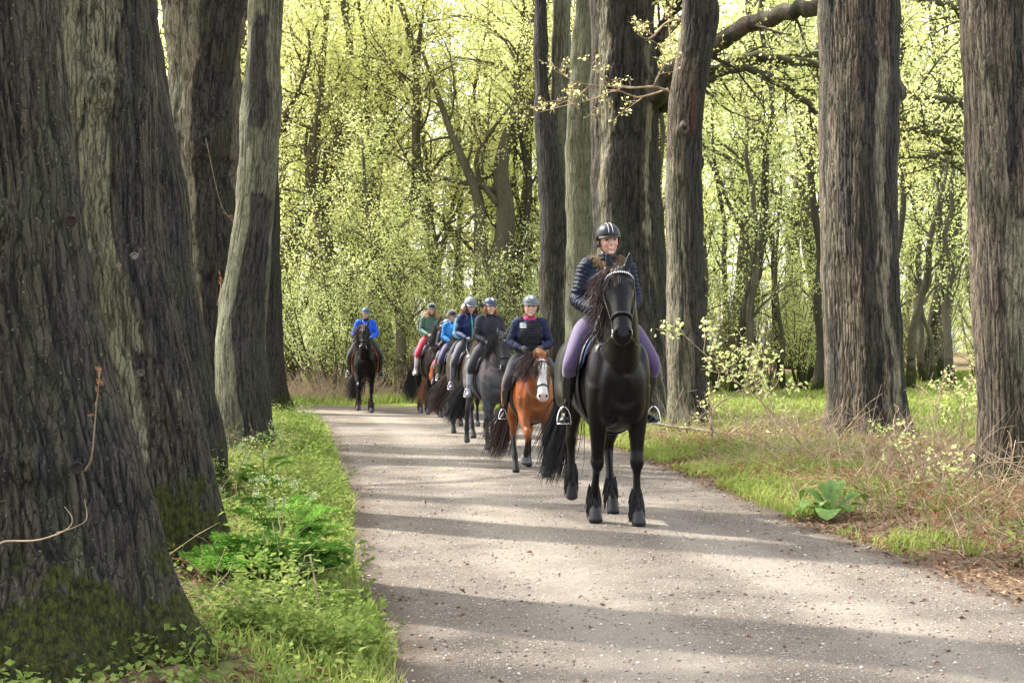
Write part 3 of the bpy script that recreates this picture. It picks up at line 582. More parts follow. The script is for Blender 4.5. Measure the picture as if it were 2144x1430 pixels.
# thin bare twig with yellow buds hanging in front of the broad dark tree
tw = limb(tJ, [(1402, 190, 23.2, .022), (1370, 182, 23.0, .018), (1320, 184, 22.8, .015), (1277, 180, 22.6, .013), (1240, 178, 22.5, .011), (1200, 168, 22.4, .009), (1150, 140, 22.3, .006)], 'budding_twig', 'drystem', 5, 24, 21, sub=6, LS=.6, per=1, leafL=.055, lsp=.01, subr=.8, up=.15)
limb(tJ, [(1400, 185, 23.2, .018), (1340, 203, 23.0, .013), (1290, 190, 22.9, .012), (1240, 208, 22.8, .01), (1180, 222, 22.7, .006), (1130, 235, 22.6, .004)], 'budding_twig', 'drystem', 5, 24, 22, sub=4, LS=.5, per=1, leafL=.055, lsp=.01, subr=.8, up=.1)
limb(tJ, [(1424, 40, 23.2, .03), (1400, 45, 23.0, .02), (1360, 80, 22.9, .014), (1335, 70, 22.8, .009)], 'budding_twig', 'drystem', 5, 20, 23, sub=4, LS=.5, per=1, leafL=.055, lsp=.01, subr=.8)

# ---- crowns above the frame of the big trees: they dapple the path
crown_protos = []
for k in range(3):
    rng = np.random.default_rng(200 + k); P0 = cr([[0, 0, 8.5], [.1, .1, 11], [0, .2, 14], [.2, 0, 17]], 14)
    wood = tubes(P0[None], np.linspace(.34, .08, 14)[None], 9, a=.6)
    l1, r1 = grow(P0[None], np.linspace(.34, .08, 14)[None], 11, .0, .95, lambda t: 5.2 * (1.1 - .6 * t), rng, 10, (50, 80), .22, .12, .45); tubes(l1, r1, 6, out=wood, a=.6)
    l2, r2 = grow(l1, r1, 9, .2, 1, 1.9, rng, 6, (30, 70), .1, .18, .5); tubes(l2, r2, 4, cap=False, out=wood, a=.6)
    l3, r3 = grow(l2, r2, 5, .2, 1, .7, rng, 4, (25, 70), .1, .2, .5)
    crown_protos.append((wood.mesh('limbs', attr=True), leafcloud(l3, 6, rng, .11, .14).mesh('crown', False)))
    crown_protos[-1][0].materials.append(M['bark_far']); crown_protos[-1][1].materials.append(M['leaf_yellow'])
for q, (root, prof) in enumerate(TRUNKS):
    wm, lm = crown_protos[q % 3]; top = prof[-1]
    for nm, me in (('limbs', wm), ('crown', lm)):
        o = bpy.data.objects.new(nm, me); COL.objects.link(o); o.parent = root; o.location = (top[1] - prof[0][1], 0, top[0] - 9.6); o.rotation_euler = (0, 0, q * 1.9)
        o.scale = (1, 1, 1)

# trees of the wood to the left, outside the view: their thin crowns dapple the path
for k, (x_, y_, z_) in enumerate([(-9.5, 4, -1.5), (-10, 11, -2), (-9, 18, -1), (-11, 26, -2), (-7.5, 8, 1.5), (-8, 22, 0), (-12, 33, -1)]):
    wm, lm = crown_protos[(k + 1) % 3]; root = empty('tree', (x_, y_, 0)); tag(root, 'woodland tree left of the row, beyond the view, %s away' % ['nearest', 'third', 'fourth', 'sixth', 'second', 'fifth', 'farthest'][k], 'tree', 'trees left of the row outside the view')
    tm = tubes(cr([[0, 0, -.2], [.1, 0, 4], [0, 0, 8.6 + z_]], 12)[None], np.linspace(.4, .34, 12)[None], 10, a=.6).build('trunk', M['bark_far'], root, attr=True)
    for nm, me in (('limbs', wm), ('crown', lm)):
        o = bpy.data.objects.new(nm, me); COL.objects.link(o); o.parent = root; o.location = (0, 0, z_); o.rotation_euler = (0, 0, k * 1.3)

# ---- background woodland
GB = 'woodland trees behind the riding path'
def bgx(px, Y): return (PX(px, Y), Y, float(gh(PX(px, Y), Y)))
# recognisable middle distance trees
w, c = make_tree(301, H=13, r0=.42, cb=.42, nl=9, LL=4.5, trunk_pts=[[0, 0, -.1], [-.25, 0, 2.5], [0.25, 0, 5.2], [.1, 0, 7], [.6, .3, 9], [1.2, .3, 12.5]], leafL=.075, per=18, up=.2)
w2, _ = make_tree(302, H=10, r0=.26, cb=.5, nl=6, LL=4., trunk_pts=[[-.02, -.1, 2.4], [-.5, 0, 4.3], [-.6, 0, 6], [-1.4, .3, 8], [-2.3, .3, 10.5]], per=0, up=.1); w.merge(w2)
tree_obj('mossy tree with two stems rising above the helmets of the middle riders', GB, bgx(1042, 43), w, c, ('bark_far', 'leaf_yellow'))
w, c = make_tree(303, H=13, r0=.36, cb=.3, nl=12, LL=4.5, trunk_pts=[[0, 0, -.1], [.05, 0, 2.5], [-.1, 0, 5.2], [-.5, 0, 7], [-.3, .3, 9], [0, .3, 12.5]], leafL=.075, per=13)
w2, _ = make_tree(304, H=10, r0=.34, cb=.3, nl=9, LL=3.5, trunk_pts=[[-2.4, 1, -.1], [-2.1, .9, 3.4], [-1.4, .8, 5.5], [.4, .5, 8.6], [1.6, .3, 10.5], [2.9, .3, 12.5]], per=0, up=.2)
tree_obj('straight dark trunk behind the rider in royal blue, slightly to the left', GB, bgx(683, 45), w, c, ('bark_far', 'leaf_yellow'))
tree_obj('slanting tree trunk leaning right across the yellow leaves above the blue rider', GB, bgx(700, 47), w2, None, ('bark_pale', 'leaf_yellow'))
w, c = make_tree(305, H=7.5, r0=.17, cb=.18, nl=12, LL=2.2, trunk_pts=[[0, 0, -.1], [.05, 0, 1.7], [-.1, 0, 2.9], [-.35, 0, 3.7], [-.9, .3, 5], [-1.1, .3, 7.5]], leafL=.06, per=14, mats=('bark_far', 'leaf_green'))
tree_obj('small crooked tree between the royal blue rider and the green jacket rider', GB, bgx(836, 40.5), w, c, ('bark_far', 'leaf_pale'))
# prototypes
protos = []
spec = [dict(H=16, r0=.28, cb=.22, nl=17, LL=4.6), dict(H=14, r0=.2, cb=.15, nl=17, LL=3.8, lean=(1.6, 0)), dict(H=18, r0=.34, cb=.3, nl=18, LL=5.2), dict(H=12, r0=.16, cb=.1, nl=18, LL=3.3, lean=(-1., .5))]
for k, s_ in enumerate(spec):
    w, c = make_tree(400 + k, leafL=.085, per=13, **s_); wm = w.mesh('trunk', attr=True); wm.materials.append(M['bark_far'])
    for lm in ('leaf_yellow', 'leaf_green'):
        cm = c.mesh('crown', False); cm.materials.append(M[lm]); protos.append((wm, cm, lm))
shp = []
for k in range(3):
    rng = np.random.default_rng(500 + k); n = 11; az = np.arange(n) / n * 6.28 + rng.random(n); L = 2.6 + 2.6 * rng.random(n)
    b = stk([np.cos(az) * .25, np.sin(az) * .25, az * 0], 1); d = nrm(stk([np.cos(az) * .35, np.sin(az) * .35, np.ones(n)], 1) + rng.normal(size=(n, 3)) * .12)
    pts = [b]; cur = b
    for i in range(9): d = nrm(d + rng.normal(size=(n, 3)) * .08); cur = cur + d * (L / 9)[:, None]; pts.append(cur)
    st = stk(pts, 1); rd = np.linspace(.026, .006, 10)[None] * np.ones((n, 1)); wood = tubes(st, rd, 5, a=.5)
    l2, r2 = grow(st, rd, 12, .15, 1, .9, rng, 6, (25, 60), .15, .15, .6); tubes(l2, r2, 4, cap=False, out=wood, a=.5)
    l3, r3 = grow(l2, r2, 5, .1, 1, .35, rng, 4, (25, 70), .1, .2, .5); tubes(l3, r3, 3, cap=False, out=wood, a=.5)
    wm = wood.mesh('stems', attr=True); wm.materials.append(M['bark_far'])
    for lm, per in (('leaf_pale', 12), ('leaf_green', 13)):
        cm = leafcloud(l3, per, rng, .048, .07).mesh('foliage', False); cm.materials.append(M[lm]); shp.append((wm, cm))
    wm2 = wood.mesh('stems', attr=True); wm2.materials.append(M['twig']); cm = leafcloud(l3, 2, rng, .06, .05).mesh('foliage', False); cm.materials.append(M['leaf_pale']); shp.append((wm2, cm))
def place(nm, cat, label, group, loc, parts, rz, sc):
    root = empty(nm, loc, rz, sc); tag(root, label, cat, group)
    for pn, me in parts:
        o = bpy.data.objects.new(pn, me); COL.objects.link(o); o.parent = root
    PLACED.append((root, nm, cat, group, loc))
    return root
PLACED = []
rb = random.Random(5)
rows = [(44, 6, -900, 420), (54, 6, -1000, 380), (46, 6, 520, 1260), (50, 9, 300, 2250), (57, 10, 280, 2300), (66, 10, 400, 2350), (78, 12, 350, 2400), (95, 13, 300, 2500)]
adj = {'leaf_yellow': 'yellow leaved', 'leaf_green': 'fresh green'}
for ri, (Yr, n, a, b) in enumerate(rows):
    for k in range(n):
        px = a + (b - a) * (k + .5 + rb.uniform(-.35, .35)) / n; Y_ = Yr + rb.uniform(-2.5, 2.5)
        if ri == 3 and 1480 < px < 2050: Y_ += 6
        left = px < 1350; hi = rb.random(); lm = 'leaf_yellow' if (left and hi < .8) or (not left and hi < .45) else 'leaf_green'
        pr = rb.choice([p for p in protos if p[2] == lm]); sc = rb.uniform(.85, 1.2) * (1.0 if ri < 3 else 1.15)
        place('tree', 'tree', 'slender %s woodland tree among many alike far beyond the riders' % adj[lm], 'far %s woodland trees' % adj[lm], bgx(px, Y_), [('trunk', pr[0]), ('crown', pr[1])], rb.uniform(0, 6.28), sc)
for (Yr, n, a, b, mode) in [(46, 6, -800, 450, 1), (42, 6, 600, 1230, 0), (46, 6, 540, 1250, 1), (50, 3, 1280, 1420, 1), (47, 4, 1400, 1740, 1), (52, 5, 1400, 2200, 1), (60, 9, 480, 2250, 1), (72, 12, 460, 2300, 1)]:
    for k in range(n):
        px = a + (b - a) * (k + .5 + rb.uniform(-.4, .4)) / n; Y_ = Yr + rb.uniform(-1.5, 1.5); v = rb.random()
        kind = 2 if (px < 820 and v < .7) or v < .3 else (0 if v < .5 else 1); pr = shp[rb.randrange(3) * 3 + kind]
        lb = ['pale leaved multi stemmed bush of the woodland edge', 'fresh green multi stemmed bush of the woodland edge', 'nearly bare twiggy bush of the woodland edge'][kind]
        place('shrub', 'shrub', lb, lb.split(' of')[0].replace('bush', 'bushes'), bgx(px, Y_), [('stems', pr[0]), ('foliage', pr[1])], rb.uniform(0, 6.28), rb.uniform(.8, 1.25))
# slim dark stems of the wood
slim = []
for k in range(4):
    w, c = make_tree(700 + k, H=13 + k, r0=.12 + .02 * k, cb=.25, nl=10, LL=2.6, lean=((-1) ** k * .8, 0), ntw=5, nsub=3, per=5, leafL=.09, LT=1., LS=.4, up=.4, spread=(25, 55)); wm = w.mesh('trunk', attr=True); wm.materials.append(M['bark_slim']); cm = c.mesh('crown', False); cm.materials.append(M['leaf_pale']); slim.append((wm, cm))
for k in range(30):
    px = 600 + (2130 - 600) * (k + rb.uniform(.1, .9)) / 30; Y_ = rb.choice([44, 48, 53, 60]) + rb.uniform(-1.5, 1.5); pr = slim[k % 4]
    place('tree', 'tree', 'slim dark stemmed tree multi', 'slim dark stemmed trees', bgx(px, Y_), [('trunk', pr[0]), ('crown', pr[1])], rb.uniform(0, 6.28), rb.uniform(.8, 1.15))
# extra bare slim saplings with visible dark stems at the right
for k, (px, Y_, h_, ln) in enumerate([(1500, 44, 9, -.3), (1545, 46, 8, .9), (1590, 43, 10, -.8), (1635, 45, 9, .5), (1680, 47, 9, 1.), (1905, 44, 10, 1.1), (1960, 46, 9, -1.2), (1995, 42, 10, .4), (1940, 50, 11, -.3), (760, 47, 10, .4), (730, 49, 10, -.5), (905, 48, 11, .6), (960, 47, 10, -.4), (1085, 46, 11, .3), (620, 46, 8, .8)]):
    w, c = make_tree(600 + k, H=h_, r0=.085 + .03 * (k % 3), cb=.2, nl=12, LL=2.2, lean=(ln, 0), ntw=6, nsub=4, per=5, leafL=.09, LT=.9, LS=.4, up=.35, spread=(25, 55))
    tree_obj('slim dark sapling in the wood, %s, %s' % (['left of the huge grey trunk', 'right of the huge grey trunk', 'behind the riders'][0 if k < 5 else 1 if k < 9 else 2], ['first from left', 'second from left', 'third from left', 'fourth from left', 'fifth from left', 'leaning right', 'leaning left', 'tallest upright', 'farthest', 'above the royal blue rider', 'left of the royal blue rider', 'above the green jacket rider', 'above the blue jacket rider', 'right of the pony rider', 'beside the last left row tree'][k]), 'slim saplings in the sunlit wood ' + ['left of the huge grey trunk', 'by the right edge trunk', 'behind the riders'][0 if k < 5 else 1 if k < 9 else 2], bgx(px, Y_), w, c, ('bark_far', 'leaf_green'), name='sapling', cat='sapling')
# far-off wood as one mass
rng = np.random.default_rng(9); n = 110000
x = rng.uniform(-110, 160, n); y = rng.uniform(105, 150, n); z = 46 * rng.random(n) ** .9; keep = (fbm(stk([x * .12, y * .12, z * .2], 1), 3, 2) > .36); x, y, z = x[keep], y[keep], z[keep]; n = len(x)
far = leaves(stk([x, y, z + 1], 1), rdir(n, rng), rdir(n, rng, .3), .7, .55); far.build('far_wood', M['leaf_yellow'], smooth=False); tag(bpy.data.objects['far_wood'], 'distant green mass of woodland seen through the trees', 'woodland', kind='stuff')

# one label per woodland plant, by its kind, its rank and its place between the near trunks
def zone(px):
    for lim, nm in ((-300, 'far left behind the near trunks'), (440, 'left behind the near trunks'), (650, 'beside the last left row tree'), (860, 'around the rider in royal blue'), (1120, 'behind the middle riders'), (1400, 'behind the central dark trunks'), (1720, 'left of the huge grey trunk'), (2040, 'right of the huge grey trunk'), (9999, 'behind the right edge trunk')):
        if px < lim: return nm
ORD = ['first', 'second', 'third', 'fourth', 'fifth', 'sixth', 'seventh', 'eighth', 'ninth', 'tenth', 'eleventh', 'twelfth']
groups = {}
for root, nm, cat, group, loc in PLACED:
    Y_ = loc[1]; rk = 'nearest' if Y_ < 48.5 else 'second' if Y_ < 54 else 'third' if Y_ < 62 else 'fourth' if Y_ < 72 else 'fifth' if Y_ < 86 else 'farthest'
    kd = root['label'].split(' multi')[0] + (' bush' if cat == 'shrub' else '') if ' multi' in root['label'] or cat == 'shrub' else ('yellow leaved tree' if 'yellow' in root['label'] else 'fresh green tree'); kd = kd.replace('nearly bare twiggy bush of the woodland edge bush', 'bare twiggy bush')
    groups.setdefault((kd, rk, zone(loc[0] / loc[1] * FPX + 1072)), []).append(root)
for (kd, rk, zn), L in groups.items():
    L.sort(key=lambda r: r.location.x / r.location.y)
    for i, r in enumerate(L): r['label'] = '%s, %s rank, %s' % (kd, rk, zn) + (', %s from left' % ORD[i] if len(L) > 1 else '')


# ------------------------------------------------------------------ horses
M['coat'] = mat_attr('coat', rough=.36, spec=.19, bump=.3, bscale=110, var=.5, stretch=(1, 1, .3))
M['coat_soft'] = mat_attr('coat_soft', rough=.6, spec=.3, bump=.15, bscale=220, var=.25)
M['hair_black'] = mat_simple('hair_black', (.008, .006, .006), .45, .5, 0, 20, .5)
M['hair_brown'] = mat_simple('hair_brown', (.040, .018, .012), .5, .5, 0, 12, .7)
M['hair_red'] = mat_simple('hair_red', (.16, .055, .025), .5, .4, 0, 12, .5)
M['leather'] = mat_simple('leather', (.014, .013, .013), .35, .5, .1, 80, .2)
M['leather_tan'] = mat_simple('leather_tan', (.30, .09, .04), .45, .5, .1, 80, .2)
M['steel'] = mat_simple('steel', (.75, .75, .77), .22, .5, 0, 20, .05, metal=1)
M['white'] = mat_simple('white', (.8, .8, .8), .4, .5, 0, 20, .05)
M['eye'] = mat_simple('eye', (.012, .009, .007), .08, .8, 0, 20, .1)
M['eye_dull'] = mat_simple('nostril_dark', (.003, .002, .002), .95, .05, 0, 20, .1)
M['rope'] = mat_simple('rope', (.45, .42, .38), .7, .3, .2, 90, .2)
def cloth(name, col, rough=.75, bump=.25, sheen=.2, sc=90): 
    if name not in M: M[name] = mat_simple(name, col, rough, .3, bump, sc, .18, sheen=sheen)
    return M[name]

TORSO = np.array([  # y, z centre, half width, half height   (withers 1.6 m)
    (-1.00, 1.22, .09, .13), (-.93, 1.21, .20, .24), (-.78, 1.20, .275, .325), (-.58, 1.20, .30, .355), (-.35, 1.17, .30, .355), (-.10, 1.13, .315, .365),
    (.12, 1.12, .31, .385), (.30, 1.145, .275, .415), (.45, 1.16, .262, .385), (.58, 1.17, .215, .31), (.65, 1.18, .17, .24), (.70, 1.18, .10, .15)])
def barrel(y, ang, off=0.):
    """point on the barrel: ang 0 = top, pi/2 = +x side"""
    z = np.interp(y, TORSO[:, 0], TORSO[:, 1]); w = np.interp(y, TORSO[:, 0], TORSO[:, 2]) + off; h = np.interp(y, TORSO[:, 0], TORSO[:, 3]) + off
    return stk([w * np.sin(ang), y, z + h * np.cos(ang)], -1)
FRONT = dict(stand=[(.15, .47, .50), (.15, .46, .19), (.152, .50, .085), (.152, .53, 0)], fwd=[(.14, .60, .52), (.14, .69, .21), (.14, .745, .09), (.14, .78, .0)],
             back=[(.15, .36, .50), (.15, .24, .21), (.15, .27, .10), (.15, .30, .01)], lift=[(.14, .70, .60), (.14, .56, .34), (.14, .48, .26), (.14, .46, .18)])
HIND = dict(stand=[(.19, -.50, .93), (.17, -.80, .56), (.165, -.77, .21), (.165, -.72, .10), (.165, -.69, 0)], fwd=[(.19, -.40, .92), (.15, -.56, .55), (.14, -.42, .22), (.14, -.36, .10), (.14, -.32, 0)],
            back=[(.19, -.56, .94), (.17, -.93, .60), (.165, -1.04, .26), (.165, -1.03, .13), (.165, -1.01, .03)], lift=[(.19, -.40, .97), (.17, -.62, .62), (.165, -.62, .32), (.165, -.60, .20), (.165, -.61, .11)])
def horse(label, px, Yf, H, yaw, coat, fl='stand', fr='back', hl='fwd', hr='stand', neck=0., head_yaw=0., head_turn_local=None, mane=('hair_black', 1, 260), feather=True, tail=(.15, .35, .35), vox=.016,
          tack='leather', pad=None, bridle='leather', sparkle=False, bell=False, mealy=None, head_down=0., mirror_tail=1, forelock=60, mane_len=.42, wind=.15, browband=None, thick=1.0):
    rng = np.random.default_rng(int(px)); S = H / 1.6
    def XL(p): return np.array(p, float)
    mb = MB()
    rows = [(0, y, z, w * thick, h) for y, z, w, h in TORSO]; loft(rows, 44, 28, out=mb)
    # croup, haunch and shoulder muscle
    for s in (-1, 1):
        ellipsoid((s * .14, -.68, 1.20), (.165, .26, .30), out=mb); ellipsoid((s * .15, .42, 1.10), (.115, .17, .30), out=mb); ellipsoid((s * .09, .50, 1.05), (.125, .17, .27), out=mb); ellipsoid((s * .165, .47, 1.20), (.088, .15, .26), out=mb)
    # neck and head, bent sideways by «neck», the head turned by head_yaw
    c_, s_ = math.cos(head_yaw), math.sin(head_yaw)
    def bend(p, t): return np.array([p[0] + neck * t * t, p[1], p[2]])
    dn = head_down
    nk = [(0, .34, 1.24, .18, .33), (0, .48, 1.36, .165, .30), (0, .60, 1.52 - dn * .1, .14, .25), (0, .70, 1.68 - dn * .25, .115, .205), (0, .775, 1.82 - dn * .45, .10, .17), (0, .83 + dn * .1, 1.93 - dn * .7, .092, .14), (0, .87 + dn * .2, 2.00 - dn * .9, .075, .10)]
    loft([tuple(bend(r[:3], i / 6)) + (r[3], r[4]) for i, r in enumerate(nk)], 26, 24, out=mb)
    poll = bend((0, .87 + dn * .2, 1.985 - dn * .9), 1)
    fa = R(58) ; fd = np.array([0, math.cos(fa), -math.sin(fa)]); fn = np.array([0, math.sin(fa), math.cos(fa)])     # face direction, face normal
    Rz = np.array([[c_, -s_, 0], [s_, c_, 0], [0, 0, 1]])
    def HP(x, a, b): return poll + Rz @ (np.array([x, 0, 0]) + fd * a + fn * b)     # head space: side, down the face, out from the face
    def hloft(rws, n, ns, ref=(1, 0, 0)): return loft([tuple(HP(x, a, b)) + (w, d) for x, a, b, w, d in rws], n, ns, out=mb, ref=tuple(Rz @ np.array(ref)))
    hloft([(0, -.03, -.02, .07, .08), (0, .05, -.01, .098, .125), (0, .15, -.015, .112, .155), (0, .23, -.015, .108, .16), (0, .32, .0, .082, .125), (0, .42, .010, .070, .094), (0, .50, .012, .070, .082), (0, .56, .006, .076, .080), (0, .605, -.004, .068, .068), (0, .635, -.012, .042, .042)], 36, 24)
    for s in (-1, 1):
        ellipsoid(HP(s * .072, .16, -.09), (.035, .10, .10), out=mb)                                                 # jaw
        ellipsoid(HP(s * .085, .155, .075), (.03, .04, .035), out=mb)                                                # brow over the eye
        ellipsoid(HP(s * .048, .565, .050), (.028, .036, .034), out=mb)                                                # nostril wing
        e0 = HP(s * .065, -.01, .03); up = np.array([0, -.10, 1.]); up = Rz @ np.array([s * .18, -.1, 1.]); up /= np.linalg.norm(up)
        er = [tuple(e0 - up * .03) + (.022, .022), tuple(e0 + up * .03) + (.034, .022), tuple(e0 + up * .075) + (.034, .018), tuple(e0 + up * .125) + (.020, .012), tuple(e0 + up * .165 + np.array([-s * .01, 0, 0])) + (.004, .004)]
        loft(er, 12, 14, out=mb, ref=tuple(Rz @ np.array([1, 0, 0])))
    # legs
    hoof_col = []; fet = []
    for s, fp, hp in ((-1, fl, hl), (1, fr, hr)):
        J = FRONT[fp]; P = [(s * .155, .46, 1.12, .105, .16), (s * .16, .44, .95, .095, .13), (s * .155, .44 * .6 + J[0][1] * .4, .76, .072, .088)]
        k = np.array([s * J[0][0], J[0][1], J[0][2]]); f = np.array([s * J[1][0], J[1][1], J[1][2]]); h = np.array([s * J[2][0], J[2][1], J[2][2]]); b = np.array([s * J[3][0], J[3][1], J[3][2]])
        mid = (np.array(P[2][:3]) + k) / 2
        rw = P + [tuple(mid + [0, 0, -.03]) + (.054, .062), tuple(k + [0, 0, .04]) + (.055, .060), tuple(k) + (.060, .062), tuple(k + [0, 0, -.04]) + (.050, .054), tuple(k * .75 + f * .25) + (.034, .041), tuple(k * .4 + f * .6) + (.032, .040), tuple(f) + (.045, .05), tuple(h * .6 + f * .4) + (.037, .04), tuple(h) + (.05, .055)]
        loft(rw, 36, 16, out=mb); d = (b - h) / max(1e-6, np.linalg.norm(b - h)); loft([tuple(h - d * .005) + (.048, .052), tuple(h * .5 + b * .5) + (.055, .060), tuple(b) + (.062, .068)], 6, 18, out=mb); fet.append((f, h, b, s, 0))
        J = HIND[hp]; J = [np.array([s * q[0], q[1], q[2]]) for q in J]
        rw = [(s * .17, -.66, 1.22, .13, .24), (s * .19, -.62, 1.05, .125, .20)] + [tuple(J[0] + [0, -.06, 0]) + (.105, .15), tuple(J[0] * .5 + J[1] * .5 + [0, .02, 0]) + (.066, .082), tuple(J[1] + [0, .02, .05]) + (.048, .062), tuple(J[1]) + (.05, .062), tuple(J[1] * .75 + J[2] * .25) + (.038, .046), tuple(J[1] * .35 + J[2] * .65) + (.036, .042), tuple(J[2]) + (.047, .052), tuple(J[2] * .4 + J[3] * .6) + (.039, .042), tuple(J[3]) + (.05, .055)]
        loft(rw, 40, 16, out=mb); h, b = J[3], J[4]; d = (b - h) / max(1e-6, np.linalg.norm(b - h)); loft([tuple(h - d * .005) + (.046, .050), tuple(h * .5 + b * .5) + (.052, .057), tuple(b) + (.058, .063)], 6, 18, out=mb); fet.append((J[2], h, b, s, 1))
    V, me = remesh(mb, vox, 8, .55)
    # coat colours
    cb = np.array(coat['body']); C = np.tile(cb, (len(V), 1)); n0 = fbm(V * 5, 3, 3)
    if 'dapple' in coat: C = C * (1 - .0) + (np.array(coat['dapple']) - C) * smooth01((fbm(V * 13, 2, 9) - .42) / .16)[:, None] * smooth01((V[:, 2] - .8) / .4)[:, None]
    C *= (.8 + .4 * n0)[:, None]; rust = smooth01((fbm(V * 3.1, 4, 12) - .5) / .15)[:, None] * .6; C = C * (1 - rust) + (C * np.array([2.1, 1.45, 1.2]) + .001) * rust
    lc = np.array(coat.get('legs', cb)); lt = coat.get('leg_top', .8); f_ = smooth01((lt - V[:, 2] + .12 * (n0 - .5)) / .22)[:, None]; C = C * (1 - f_) + lc * f_
    rel = (V - poll) @ Rz; hx = rel[:, 0]; ha = rel @ fd; hb = rel @ fn; inh = (ha > -.03) & (V[:, 1] > .7) & (np.abs(hx) < .2) & (ha + .55 * hb > -.02) & (hb > -.24)
    if 'head' in coat: C[inh] = np.array(coat['head']) * (.8 + .4 * n0[inh])[:, None]
    mz = coat.get('muzzle', None)
    if mz is not None: f_ = (smooth01((ha - .47) / .08) * inh)[:, None]; C = C * (1 - f_) + np.array(mz) * f_
    if 'nosepatch' in coat: f_ = (smooth01((ha - .43) / .03) * smooth01((.55 - ha) / .03) * inh)[:, None]; C = C * (1 - f_) + np.array(coat['nosepatch']) * f_
    if 'blaze' in coat:
        w = np.interp(ha, [-.05, .05, .12, .3, .45, .6], [.0, .035, .05, .036, .055, .06]) * coat['blaze']; f_ = (smooth01((w - np.abs(hx + .006 * np.sin(ha * 30))) / .008) * (hb > .02) * inh * (ha > .02))[:, None]; C = C * (1 - f_) + np.array((.75, .72, .68)) * f_
        f_ = (smooth01((ha - .52) / .05) * inh * (np.abs(hx) < .06))[:, None] * .55; C = C * (1 - f_) + np.array((.42, .2, .17)) * f_
    if 'star' in coat: f_ = (smooth01((.03 - np.hypot(hx, (ha - .13))) / .01) * (hb > .05) * inh)[:, None]; C = C * (1 - f_) + np.array((.5, .5, .5)) * f_
    for s in (-1, 1):      # nostrils and ear linings are dark
        f_ = smooth01((.022 - np.linalg.norm(V - HP(s * .045, .585, .066), axis=1)) / .01)[:, None]; C = C * (1 - f_) + np.array((.01, .006, .006)) * f_
        ep = HP(s * .067, -.01, .03); q = V - ep; f_ = (smooth01((.022 - np.abs(q[:, 0] - s * .018)) / .006) * (q[:, 2] > .035) * (q[:, 2] < .135) * (q[:, 1] > .004) * (np.abs(q[:, 0]) < .06))[:, None] * .8; C = C * (1 - f_) + np.array((.006, .005, .005)) * f_
    ml = smooth01((.006 - np.abs(ha - .595 + .3 * (hb + .02) * 0)) / .004) * inh * (hb < .0); C *= (1 - .8 * ml)[:, None]
    for f, h, b, s, k in fet:
        d = (b - h) / np.linalg.norm(b - h); q = V - h; al = q @ d; m_ = (al > -.012) & (np.linalg.norm(q, axis=1) < .16) & (V[:, 2] < h[2] + .03)
        C[m_] = np.array(coat.get('hoof', (.10, .10, .105))) * (.8 + .4 * n0[m_])[:, None]
    setcol(me, C)
    # frame: origin on the ground between the front hooves
    yaw_ = math.pi + yaw; loc = (PX(px, Yf), Yf, float(gh(PX(px, Yf), Yf)) + .012)
    root = empty('horse', loc, yaw_, S); tag(root, label, 'horse', 'horses in the riding column')
    OFF = Vector((0, -.50, 0))
    def part(o): o.location = OFF; return o
    body = part(meobj('body', me, M['coat'] if coat.get('shine', True) else M['coat_soft'], root))
    for s in (-1, 1): part(ellipsoid(HP(s * .052, .578, .078), (.010, .019, .012), nu=10, nv=8).build('nostril', M['eye_dull'], root))
    # eyes as part of the head
    for s in (-1, 1): part(ellipsoid(HP(s * .096, .165, .052), (.017, .022, .022), nu=10, nv=8).build('eye', M['eye'], root))
    # mane
    hm, side, nm = mane[0], mane[1], int(mane[2] * 1.5)
    t = rng.random(nm); N = nm; cp = cr([tuple(bend((0, .42, 1.60), .1)), tuple(bend((0, .52, 1.74 - dn * .1), .45)), tuple(bend((0, .62, 1.87 - dn * .3), .7)), tuple(bend((0, .72, 1.99 - dn * .55), .9)), tuple(bend((0, .80 + dn * .1, 2.06 - dn * .8), 1.)), tuple(poll + [0, .03, .075])], 60)
    st = cp[(t * 59).astype(int)] + rng.normal(size=(N, 3)) * [.012, .01, .01]; st[:, 2] -= .015
    Lm = mane_len * (.6 + .6 * rng.random(N)); K = 8; pts = [st]; d = stk([side * (.45 + .4 * rng.random(N)), rng.normal(size=N) * .25 + .1, .02 + .2 * rng.random(N)], 1); d = nrm(d); wdir = rng.normal(size=(N, 3)) * .12
    for k in range(K - 1):
        d = nrm(d + np.array([side * wind, 0, -.55]) + wdir + rng.normal(size=(N, 3)) * .10); pts.append(pts[-1] + d * (Lm / (K - 1))[:, None])
    P_ = stk(pts, 1); hb_ = tubes(P_, (.0042 * (.6 + .8 * rng.random(N)))[:, None] * np.array([1, 1.1, 1, .95, .85, .7, .5, .2])[None], 3, cap=False)
    # forelock
    Nf = forelock; st = np.array([HP(0, .0, .06)] * Nf) + rng.normal(size=(Nf, 3)) * [.025, .012, .012]; d = nrm(np.array([Rz @ (fd + fn * .35)] * Nf) + rng.normal(size=(Nf, 3)) * .22 + [side * wind * .8, 0, 0]); pts = [st]
    for k in range(6): d = nrm(d + np.array([side * wind * .3, 0, -.12]) + rng.normal(size=(Nf, 3)) * .1); pts.append(pts[-1] + d * (.05 * (mane_len / .42)) * (.6 + .7 * rng.random((Nf, 1))))
    P_ = stk(pts, 1); tubes(P_, (.0045 * np.ones(Nf))[:, None] * np.array([1, 1.1, 1, .9, .8, .6, .2])[None], 3, cap=False, out=hb_)
    part(hb_.build('mane', M[hm], root))
    # tail: sways to «tail[0]», reaches down to z = tail[1]
    Nt = 750; st = np.array([0, -.985, 1.38]) + rng.normal(size=(Nt, 3)) * [.02, .015, .03]; K = 12; tt = np.linspace(0, 1, K); zz = 1.38 - (1.38 - tail[1]) * tt ** 1.05
    sw = tail[0] * tt ** 1.4; wid = tail[2] * .36 * np.sin(np.clip(tt * .9, 0, 1) * PI * .62) * tt ** .5
